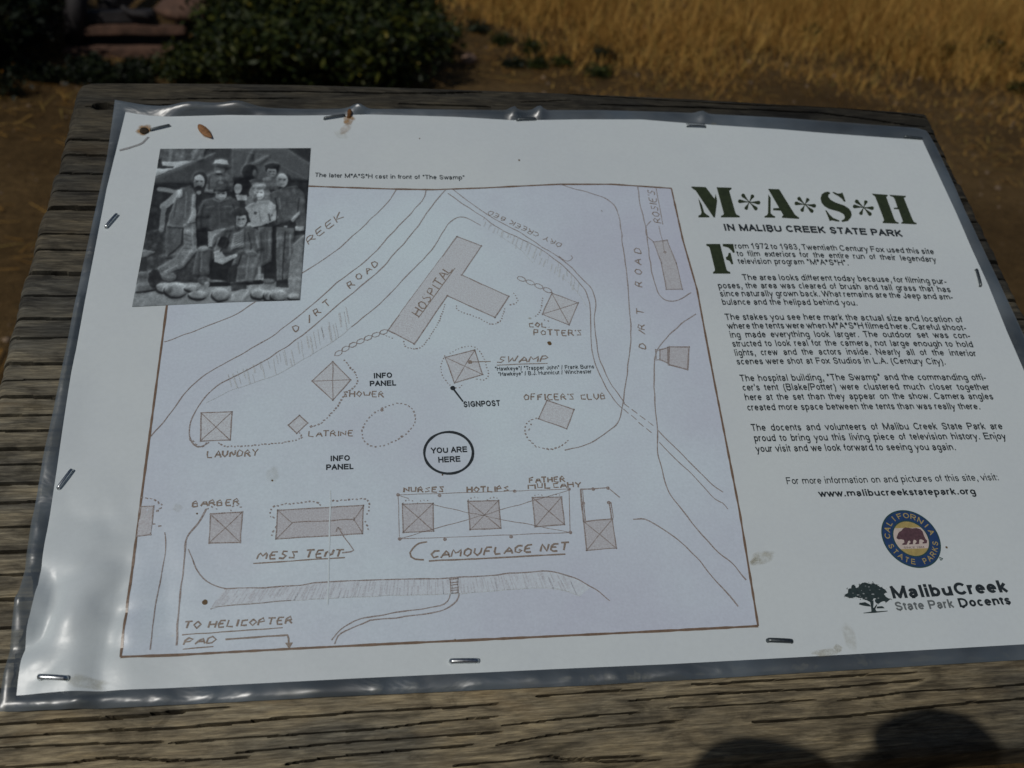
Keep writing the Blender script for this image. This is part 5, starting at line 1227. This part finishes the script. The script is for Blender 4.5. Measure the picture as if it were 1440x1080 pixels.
def leaves(C, size, aspect=2.2, droop=0.0, rng=RNG):
    """leaf quads (bent diamonds) at points C"""
    n = len(C); th = rng.uniform(0, 2 * np.pi, n); el = rng.uniform(-.9, .9, n) - droop
    u = np.stack([np.cos(th) * np.cos(el), np.sin(th) * np.cos(el), np.sin(el)], 1)
    w = rng.normal(size=(n, 3)); v = np.cross(u, w); v /= np.linalg.norm(v, axis=1)[:, None]
    s = (size * rng.uniform(.55, 1.35, n))[:, None]
    P = np.stack([C - u * s, C + v * s / aspect, C + u * s, C - v * s / aspect], 1).reshape(-1, 3)
    return P, np.arange(4 * n).reshape(-1, 4)
def shrub(name, base, rx, ry, h, n, leaf, mat, label, flowers=None, cat='shrub', seed=1, group=None):
    rng = np.random.default_rng(seed)
    t = empty(name, Matrix.Translation(base), label, cat, group)
    # stems fanning out from the base, leaf clumps along them
    G = Geo(); pts = []
    ns = max(14, int(n / 260))
    for k in range(ns):
        a = rng.uniform(0, 2 * np.pi); q = rng.uniform(0, 1) ** .6; hh = h * rng.uniform(.55, 1.0) * (1 - .35 * q * q)
        b0 = np.array([rx * .55 * q * math.cos(a), ry * .55 * q * math.sin(a), 0]); tip = np.array([rx * q * math.cos(a), ry * q * math.sin(a), hh])
        mid = (b0 + tip) / 2 + rng.normal(size=3) * h * .05; P = [b0 * (1 - s) ** 2 + 2 * mid * s * (1 - s) + tip * s * s for s in np.linspace(0, 1, 6)]
        v, f = tube(P, [.006 * (1 - .15 * i) * (.6 + h) for i in range(6)], 5); G.add(v, f)
        m = int(n / ns); s = rng.uniform(0.05, 1.05, m) ** .8
        c = np.stack([np.interp(s, np.linspace(0, 1, 6), [p[i] for p in P]) for i in range(3)], 1)
        pts.append(c + rng.normal(size=(m, 3)) * np.array([1, 1, .8]) * (.018 + .075 * h))
    pts = np.concatenate(pts); pts[:, 2] = np.abs(pts[:, 2]) + .005
    G.build('stem', M_STEM, t)
    P, F = leaves(pts, leaf, 2.4, rng=rng); mesh_obj('foliage', P, F, mat, t)
    if flowers:
        cnt, fm, sz = flowers; idx = rng.integers(0, len(pts), cnt)
        P, F = leaves(pts[idx] * np.array([1.04, 1.04, 1.03]), sz, 1.3, rng=rng); mesh_obj('blossom', P, F, fm, t)
    return t
def put(px, py):
    return gp(px, py)
# big weeds behind the board
b1 = put(455, 124); shrub('leafy_shrub', b1 + Vector((0.03, .66, 0)), .62, 1.15, .44, 60000, .022, M_GREEN, 'big leafy green shrub with yellow specks right behind the sign board', (260, M_YEL, .009), seed=3)
b2 = put(10, 128); shrub('leafy_shrub', b2 + Vector((-.52, .72, 0)), .68, 1.05, .50, 44000, .024, M_DARK, 'dark shrub left of the rusty wreck, an orange bloom at its foot', None, seed=4)
b3 = put(150, 126); shrub('leafy_shrub', b3 + Vector((-.08, .16, 0)), .40, .16, .05, 6000, .016, M_DARK, 'low dark weed clump in front of the rusty wreck', None, seed=5)
b4 = put(270, 122); shrub('leafy_shrub', b4 + Vector((0.04, .20, 0)), .34, .26, .12, 9000, .014, M_GREEN, 'low green weeds at the foot of the big shrub and the wreck', None, seed=6)
b5 = put(10, 138); t5 = shrub('orange_flower', b5, .06, .05, .12, 500, .012, M_DARK, 'small orange flowering weed at the foot of the dark shrub', (26, M_ORG, .011), 'flower', seed=8)
b6 = put(1390, -12); shrub('leafy_shrub', b6 + Vector((.25, .6, 0)), .8, .4, .55, 12000, .022, M_DARK, 'dark shrub beyond the dry grass at the far right', None, seed=9)
b7 = put(700, -14); shrub('leafy_shrub', b7 + Vector((0, .7, 0)), .55, .4, .45, 9000, .022, M_DARK, 'dark shrub at the far side of the dirt, behind the stone', None, seed=10)
WG = 'green weeds scattered on the dirt and in the dry grass'
for i, (px, py, r, hh, lab) in enumerate([
    (672, 46, .07, .05, 'small green weed just behind the stone'), (702, 60, .08, .04, 'flat green weed on the dirt between stone and dry grass'),
    (748, 72, .10, .06, 'wider green weed at the bare edge of the dry grass'), (722, 90, .05, .03, 'tiny green weed, the one nearest the board edge right of the stone'),
    (757, 92, .06, .03, 'flat pair of green leaves on the dirt before the dry grass'), (790, 91, .06, .03, 'low weed in thin straw on the dirt'),
    (848, 82, .08, .07, 'upright green weed in the straw, behind the flat one'), (846, 103, .09, .03, 'long flat green weed close behind the board edge'),
    (1140, 60, .06, .12, 'thin grey green stalk among the dry grass'), (1292, 68, .10, .12, 'first leafy weed of the right hand grass, the one nearest the title side'),
    (1335, 84, .10, .08, 'middle leafy weed in the grass right of the board'), (1386, 88, .08, .20, 'tall leafy weed in the grass right of the board'),
    (1428, 104, .12, .12, 'bushy weed in the grass at the right edge'), (1436, 130, .06, .06, 'small yellow green weed nearest the board at the right edge')]):
    shrub('weed', put(px, py), r, r * .8, hh, 420, .012, M_GREEN if i % 3 else M_DARK, lab, None, 'weed', seed=30 + i, group=WG)

# dry grass: one mass of thin bent blades, thick beyond a ragged edge and sparse straw before it
def grass():
    rng = np.random.default_rng(11)
    n = 620000
    x = rng.uniform(-6, 12, n); y = rng.uniform(1.0, 15, n)
    ex = np.array([-8, 0.2, .53, .84, 1.17, 1.51, 2.2, 2.95, 3.4, 5, 12]); ey = np.array([9.0, 7.4, 5.7, 5.1, 4.6, 4.35, 4.1, 4.0, 3.7, 3.2, 3.0])
    edge = np.interp(x, ex, ey) + (fbm(x * 1.6, y * 0, 301, 3) - .5) * .9
    clump = fbm(x * 2.6, y * 2.6, 311, 3)
    dens = np.clip((y - edge) / 1.2, 0, 1) * np.clip((clump - .22) * 3.4, .25, 1) + .30 * np.clip((y - edge + 1.3) / 1.2, 0, 1) * np.clip((clump - .36) * 6, 0.05, 1) * (x > .7)
    dens *= np.clip(1.5 - y / 11, .25, 1)
    k = rng.uniform(0, 1, n) < dens
    for bx, by, br in ((b1.x, b1.y + .3, .5), (b2.x, b2.y + .3, .6)): k &= np.hypot(x - bx, y - by) > br
    k &= ~((x < .30) & (y < 8.5))
    x, y, clump, edge = x[k], y[k], clump[k], edge[k]; n = len(x)
    tall = np.clip((y - edge) / 2.2, .10, 1)
    h = (.08 + .30 * rng.uniform(0, 1, n) ** 1.5) * tall * (.6 + .8 * clump); lean = rng.uniform(.15, .9, n) + (1 - tall) * .8
    th = rng.uniform(0, 2 * np.pi, n); wd = rng.uniform(.0016, .0038, n)
    d = np.stack([np.cos(th), np.sin(th)], 1); s = np.stack([-d[:, 1], d[:, 0]], 1)
    z0 = ground_z(x, y); B = np.stack([x, y, z0 - .005], 1)
    def pt(t, side):
        off = d * (lean * h * t * t)[:, None] + s * (wd * side * (1 - .75 * t))[:, None]
        return B + np.column_stack([off, h * (t - .25 * lean * t * t)])
    P = np.stack([pt(0, -1), pt(0, 1), pt(.5, 1), pt(.5, -1), pt(1, 1), pt(1, -1)], 1).reshape(-1, 3)
    i = np.arange(n)[:, None] * 6
    F = np.concatenate([i + np.array([[0, 1, 2, 3]]), i + np.array([[3, 2, 4, 5]])], 1).reshape(-1, 4)
    o = mesh_obj('dry_grass', P, F, M_DRYG)
    tag(o, 'dry golden grass field beyond the sign board', 'grass', kind='stuff')
grass()
# straw litter lying on the bare dirt
def litter():
    rng = np.random.default_rng(12); n = 9000
    x = rng.uniform(-3, 7, n); y = rng.uniform(.6, 6, n); k = fbm(x * 1.7, y * 1.7, 411, 3) > .44; x, y = x[k], y[k]; n = len(x)
    th = rng.uniform(0, 6.28, n); L = rng.uniform(.02, .09, n); w = rng.uniform(.001, .003, n); z = ground_z(x, y) + rng.uniform(.003, .012, n)
    d = np.stack([np.cos(th), np.sin(th)], 1); s = np.stack([-d[:, 1], d[:, 0]], 1); c = np.stack([x, y], 1)
    Q = [c - d * L[:, None] - s * w[:, None], c + d * L[:, None] - s * w[:, None] * .4, c + d * L[:, None] + s * w[:, None] * .4, c - d * L[:, None] + s * w[:, None]]
    P = np.stack([np.column_stack([q, z + (i in (1, 2)) * .006]) for i, q in enumerate(Q)], 1).reshape(-1, 3)
    tag(mesh_obj('straw', P, np.arange(4 * n).reshape(-1, 4), M_DRYG), 'loose straw scattered on the brown dirt', 'straw', kind='stuff')
    n = 2500; x = rng.uniform(-3, 7, n); y = rng.uniform(.4, 7, n); G = Geo()
    base = np.array([(1, 0, 0), (0, 1, 0), (-1, 0, 0), (0, -1, 0), (0, 0, .8), (0, 0, -.8)]); fc = [[0, 1, 4], [1, 2, 4], [2, 3, 4], [3, 0, 4], [1, 0, 5], [2, 1, 5], [3, 2, 5], [0, 3, 5]]
    for a, b in zip(x, y):
        r = .004 + .014 * rng.uniform() ** 5; G.add(base * r * rng.uniform(.6, 1.3, (6, 3)) + [a, b, float(ground_z(a, b)) + r * .3], fc)
    tag(G.build('gravel', plain('pebble', (0.20, 0.14, 0.09), .9, 0, .4, 30)), 'tiny pebbles scattered over the dirt', 'gravel', kind='stuff')
litter()
# the stone beside the shrub
bm = bmesh.new(); bmesh.ops.create_icosphere(bm, subdivisions=3, radius=1)
for v in bm.verts:
    n = fbm(v.co.x * 1.5 + 4, v.co.y * 1.5 + v.co.z * 2, 501, 3); v.co *= .7 + .6 * n; v.co.z *= .75
sp_ = put(659, 84); k = (on_plane(670, 78, sp_.y) - on_plane(646, 78, sp_.y)).length / 2
bmesh.ops.scale(bm, vec=(k, k * .8, k * .9), verts=bm.verts)
st_o = bm_obj('stone', bm, plain('pinkish_stone', (0.30, 0.19, 0.13), .9, 0, .25, 25, .5), None, True); st_o.location = sp_ + Vector((0, 0, k * .4))
tag(st_o, 'pinkish brown stone alone on the dirt beside the big shrub', 'stone')

# ------------------------------------------------------------------ the rusty vehicle wreck between the two shrubs
M_RUSTY = plain('rusted_steel', (0.095, 0.050, 0.032), .85, 0, .55, 14, .4); M_BURNT = plain('burnt_steel', (0.018, 0.015, 0.016), .7, 0, .5, 14, .3)
wy = gp(190, 92).y + .20
WR = empty('rusty_wreck', Matrix.Translation((on_plane(185, 84, wy).x, wy, 0)), 'burnt rusty vehicle frame half hidden between the shrubs', 'wreck')
WO = WR.matrix_world.translation.copy()
def wr(px, py, dy=0): return on_plane(px, py, wy) - WO + Vector((0, dy, 0))
def beam(name, pa, pb, h, d, mat, dy=0, bev=.008):
    A, B = wr(*pa), wr(*pb); bm = bmesh.new(); bmesh.ops.create_cube(bm, size=1)
    bmesh.ops.scale(bm, vec=((B - A).length, d, h), verts=bm.verts); bmesh.ops.bevel(bm, geom=bm.edges[:], offset=bev, segments=2, affect='EDGES')
    bmesh.ops.subdivide_edges(bm, edges=[e for e in bm.edges if e.calc_length() > .2], cuts=10)
    for v in bm.verts: v.co.z += (fbm(v.co.x * 7, v.co.y * 9, int(pa[1]), 2) - .45) * .016
    ang = math.atan2((B - A).z, (B - A).x)
    bmesh.ops.rotate(bm, verts=bm.verts, cent=(0, 0, 0), matrix=Matrix.Rotation(-ang, 3, 'Y')); bmesh.ops.translate(bm, verts=bm.verts, vec=(A + B) / 2 + Vector((0, dy, 0)))
    return bm_obj(name, bm, mat, WR, False)
beam('bumper', (96, 72), (272, 71), .062, .10, M_RUSTY, -.06); beam('cross_member', (100, 43), (262, 42), .045, .08, M_RUSTY, .02)
beam('gap_shade_panel', (108, 57), (262, 57), .085, .02, M_BURNT, .06, .004); beam('spring_bar', (112, 27), (216, 25), .055, .07, M_BURNT, .05)  # panel: dark sheet added for the shade between bumper and cross member
G = Geo(); v, f = tube([wr(212, 26), wr(204, 20), wr(186, 19), wr(176, 14), wr(171, 8)], [.018, .02, .02, .016, .01], 8); G.add(v, f); G.build('bent_bracket', M_BURNT, WR, True)
bm = bmesh.new(); bmesh.ops.create_uvsphere(bm, u_segments=24, v_segments=14, radius=1)     # bulged fender
c = wr(262, 22); r = (wr(310, 22) - wr(212, 22)).length / 2
for v in bm.verts:
    v.co = Vector((v.co.x * r, v.co.y * r * .8 + .1, v.co.z * r * .36 * (1.15 if v.co.z > 0 else .8))) * (.80 + .42 * fbm(v.co.x * 4, v.co.z * 5 + v.co.y * 3, 601, 3)) + c
bm_obj('fender', bm, M_RUSTY, WR, True)
for sx in (118, 250):
    A = wr(sx, 50); bm = bmesh.new(); bmesh.ops.create_cube(bm, size=1); bmesh.ops.scale(bm, vec=(.06, 1.3, .075), verts=bm.verts); bmesh.ops.bevel(bm, geom=bm.edges[:], offset=.008, segments=1, affect='EDGES')
    bmesh.ops.translate(bm, verts=bm.verts, vec=A + Vector((0, .72, 0))); bm_obj('frame_rail', bm, M_BURNT, WR)
for sx in (128, 245):                                   # bare wheel drums low in the weeds
    A = wr(sx, 74); bm = bmesh.new(); bmesh.ops.create_cone(bm, cap_ends=True, segments=28, radius1=.14, radius2=.13, depth=.09)
    bmesh.ops.bevel(bm, geom=[e for e in bm.edges if e.calc_length() > .025 and len(e.link_faces) == 2 and e.calc_face_angle(0) > .8], offset=.012, segments=2, affect='EDGES')
    bmesh.ops.rotate(bm, verts=bm.verts, cent=(0, 0, 0), matrix=Matrix.Rotation(math.pi / 2, 3, 'Y')); bmesh.ops.translate(bm, verts=bm.verts, vec=(A.x, .55, .13)); bm_obj('wheel_drum', bm, M_BURNT, WR)
G = Geo(); p = wr(100, -30); v, f = tube([wr(104, 60), wr(106, 20), wr(112, -40)], [.05, .05, .045], 10); G.add(v, f); G.build('upright_post', M_BURNT, WR, True)
# dry branch leaning by the shrub
ba, bb = wr(302, 52) + WO, wr(336, -14) + WO
G = Geo(); v, f = tube([ba - (bb - ba) * .35, ba, (ba + bb) / 2 + Vector((.01, 0, .01)), bb, bb + (bb - ba) * .5], [.008, .007, .006, .005, .003], 7); G.add(np.array(v) - np.array(ba), f)
br = G.build('dry_branch', plain('dry_bark', (0.13, 0.085, 0.045), .9, 0, .3, 60), None, True); br.location = ba; tag(br, 'thin dry branch leaning between the wreck and the big shrub', 'branch')

# ------------------------------------------------------------------ the photographer behind the camera, whose hands throw the two dark shadows on the wood
def bw(p): return BOARD_M @ Vector(p)
def skin(name, chains, mat, parent, levels=2):
    """one continuous skinned surface: chains of (point, radius); a chain may start at an earlier point given by its key"""
    bm = bmesh.new(); keys = {}; rad = []; root = None
    for ch in chains:
        prev = None
        for it in ch:
            if isinstance(it, str): prev = keys[it]; continue
            key, p, r = it; v = bm.verts.new(p); rad.append(r); keys[key] = v
            if prev is not None: bm.edges.new((prev, v))
            prev = v
    me = bpy.data.meshes.new(name + '_cage'); bm.to_mesh(me); bm.free()
    o = bpy.data.objects.new(name, me); COL.objects.link(o)
    md = o.modifiers.new('skin', 'SKIN'); sv = me.skin_vertices[0].data
    for i, r in enumerate(rad): sv[i].radius = (r, r) if not isinstance(r, tuple) else r; sv[i].use_root = (i == 0)
    sb = o.modifiers.new('sub', 'SUBSURF'); sb.levels = levels; sb.render_levels = levels
    dg = bpy.context.evaluated_depsgraph_get(); dg.update()
    m2 = bpy.data.meshes.new_from_object(o.evaluated_get(dg)); bpy.data.objects.remove(o)
    m2.polygons.foreach_set('use_smooth', [True] * len(m2.polygons)); m2.materials.append(mat)
    q = bpy.data.objects.new(name, m2); COL.objects.link(q); q.parent = parent
    return q
camw = bw(CAM_C); PB = Vector((camw.x + .02, camw.y - .50, 0))
PER = empty('person', Matrix.Translation(PB), 'person in a dark shirt holding a compact camera, seen only as shadows on the wood', 'person')
def loc(v): return Vector(v) - PB
right = BOARD_M.to_3x3() @ Vector(CAM_R[0]); fwd = BOARD_M.to_3x3() @ Vector(CAM_R[2]); upv = -(BOARD_M.to_3x3() @ Vector(CAM_R[1]))
M_SKIN = plain('skin', (0.42, 0.26, 0.18), .55, 0, .12, 40); M_SHIRT = plain('shirt_cloth', (0.05, 0.06, 0.09), .9, 0, .2, 90); M_TROU = plain('trouser_cloth', (0.10, 0.09, 0.07), .9, 0, .2, 90); M_HAIR = plain('hair', (0.04, 0.025, 0.015), .6, 0, .4, 120)
def wrist(s): return loc(camw + right * (-.080 if s < 0 else .064) - fwd * .060 - upv * .058)
def palm(s): return loc(camw + right * (-.064 if s < 0 else .044) - fwd * .040 - upv * (.0105 - .0055 * s))
body = [[('pelvis', (0, 0, .90), (.15, .11)), ('waist', (0, .01, 1.06), (.14, .10)), ('chest', (0, .0, 1.24), (.16, .115)), ('neckbase', (0, .0, 1.40), (.075, .07)), ('neck', (0, .015, 1.46), .055), ('jaw', (0, .045, 1.53), (.062, .075)), ('head', (0, .03, 1.61), (.078, .095)), ('crown', (0, .015, 1.69), (.055, .065))]]
body.append(['jaw', ('nose', (0, .15, 1.555), .014)])
for s, k in ((-1, 'l'), (1, 'r')):
    el = Vector((s * .27, .14, 1.06)); w = wrist(s); p = palm(s)
    body.append(['neckbase', (k + 'sh', (s * .17, -.0, 1.37), .058), (k + 'ua', (s * .23, .05, 1.22), .048), (k + 'el', el, .040), (k + 'fa', (el + w) / 2 + Vector((s * .01, 0, -.005)), .036), (k + 'wr', w, .024), (k + 'pa', p, (.026, .017))])
    body.append(['pelvis', (k + 'hip', (s * .10, 0, .84), .095), (k + 'kn', (s * .11, .01, .49), .058), (k + 'calf', (s * .115, -.02, .34), .054), (k + 'an', (s * .12, -.02, .09), .036), (k + 'toe', (s * .13, .13, .035), (.042, .03))])
    for j, (a, L) in enumerate(((.020, .040), (.008, .047), (-.004, .044), (-.016, .036))):        # fingers curled round the camera body
        b0 = p + right * (-s * .006) + upv * (a + .004) + fwd * .012
        body.append([k + 'pa', (k + 'f%da' % j, b0, .0088), (k + 'f%db' % j, b0 + right * (-s * L * .45) + fwd * .006, .0082), (k + 'f%dc' % j, b0 + right * (-s * L * .75) - fwd * .002, .0074), (k + 'f%dd' % j, b0 + right * (-s * L) - fwd * .010, .0062)])
    t0 = p - upv * .018 - fwd * .012
    body.append([k + 'pa', (k + 't1', t0, .0100), (k + 't2', t0 + right * (-s * .022) - fwd * .006, .0092), (k + 't3', t0 + right * (-s * .044) - fwd * .002, .0074)])
skin('body', body, M_SKIN, PER, 2)
sh = [[('pelvis', (0, 0, .93), (.165, .13)), ('waist', (0, .01, 1.06), (.16, .12)), ('chest', (0, .0, 1.24), (.18, .135)), ('nb', (0, -.005, 1.385), (.10, .085))]]
for s, k in ((-1, 'l'), (1, 'r')): sh.append(['nb', (k + 'sh', (s * .175, -.0, 1.365), .075), (k + 'ua', (s * .235, .055, 1.21), .064), (k + 'cu', (s * .255, .10, 1.13), .060)])
skin('shirt', sh, M_SHIRT, PER, 2)
tr = [[('pelvis', (0, 0, .93), (.162, .125)), ('seat', (0, -.01, .86), (.16, .125))]]
for s, k in ((-1, 'l'), (1, 'r')): tr.append(['seat', (k + 'hip', (s * .105, 0, .76), .105), (k + 'kn', (s * .112, .01, .49), .078), (k + 'an', (s * .12, -.015, .10), .066)])
skin('trousers', tr, M_TROU, PER, 2)
G = Geo(); bm = bmesh.new(); bmesh.ops.create_uvsphere(bm, u_segments=24, v_segments=16, radius=1)
for v in bm.verts:
    v.co = Vector((v.co.x * .088, v.co.y * .108 - .012, max(v.co.z, -.35 - .5 * (v.co.y < 0)) * .095)) * (.97 + .06 * fbm(v.co.x * 9, v.co.z * 9, 7, 2)) + Vector((0, .015, 1.645))
    if v.co.y > .075 and v.co.z < 1.66: v.co.y = .075
bm_obj('hair', bm, M_HAIR, PER, True)
bm = bmesh.new()
for s in (-1, 1):
    r_ = bmesh.ops.create_uvsphere(bm, u_segments=10, v_segments=8, radius=.012); bmesh.ops.translate(bm, verts=r_['verts'], vec=(s * .032, .118, 1.60))
bm_obj('eyes', bm, plain('eye', (0.5, 0.48, 0.45), .2, 0, .05, 40), PER, True)
cmr = Matrix.Identity(4)
for i in range(3): cmr[i][0] = right[i]; cmr[i][1] = upv[i]; cmr[i][2] = -fwd[i]
cmr = Matrix.Translation(camw - fwd * .038 - upv * .030 - right * .008) @ cmr
CM = empty('compact_camera', cmr, 'small black compact camera held over the sign by the photographer', 'camera')
def cpart(name, c, s, bev, mat):
    bm = bmesh.new(); bmesh.ops.create_cube(bm, size=1); bmesh.ops.scale(bm, vec=s, verts=bm.verts); bmesh.ops.bevel(bm, geom=bm.edges[:], offset=bev, segments=3, affect='EDGES'); bmesh.ops.translate(bm, verts=bm.verts, vec=c); bm_obj(name, bm, mat, CM)
M_BLK = plain('camera_plastic', (0.02, 0.02, 0.022), .4, 0, .1, 60)
cpart('camera_body', (0, 0, 0), (.080, .050, .020), .005, M_BLK); cpart('shutter_button', (.030, .0285, 0), (.010, .003, .010), .001, plain('button_metal', (.5, .5, .5), .3, 1, .1, 60)); cpart('screen', (0, 0, .0105), (.060, .044, .0012), .0005, plain('screen_glass', (.03, .035, .04), .1, 0, .1, 60))
G = Geo(); v, f = tube([(0, 0, -.009), (0, 0, -.018), (0, 0, -.0185), (0, 0, -.030)], [.024, .024, .020, .020], 28); G.add(v, f); G.build('lens_barrel', M_BLK, CM, True)
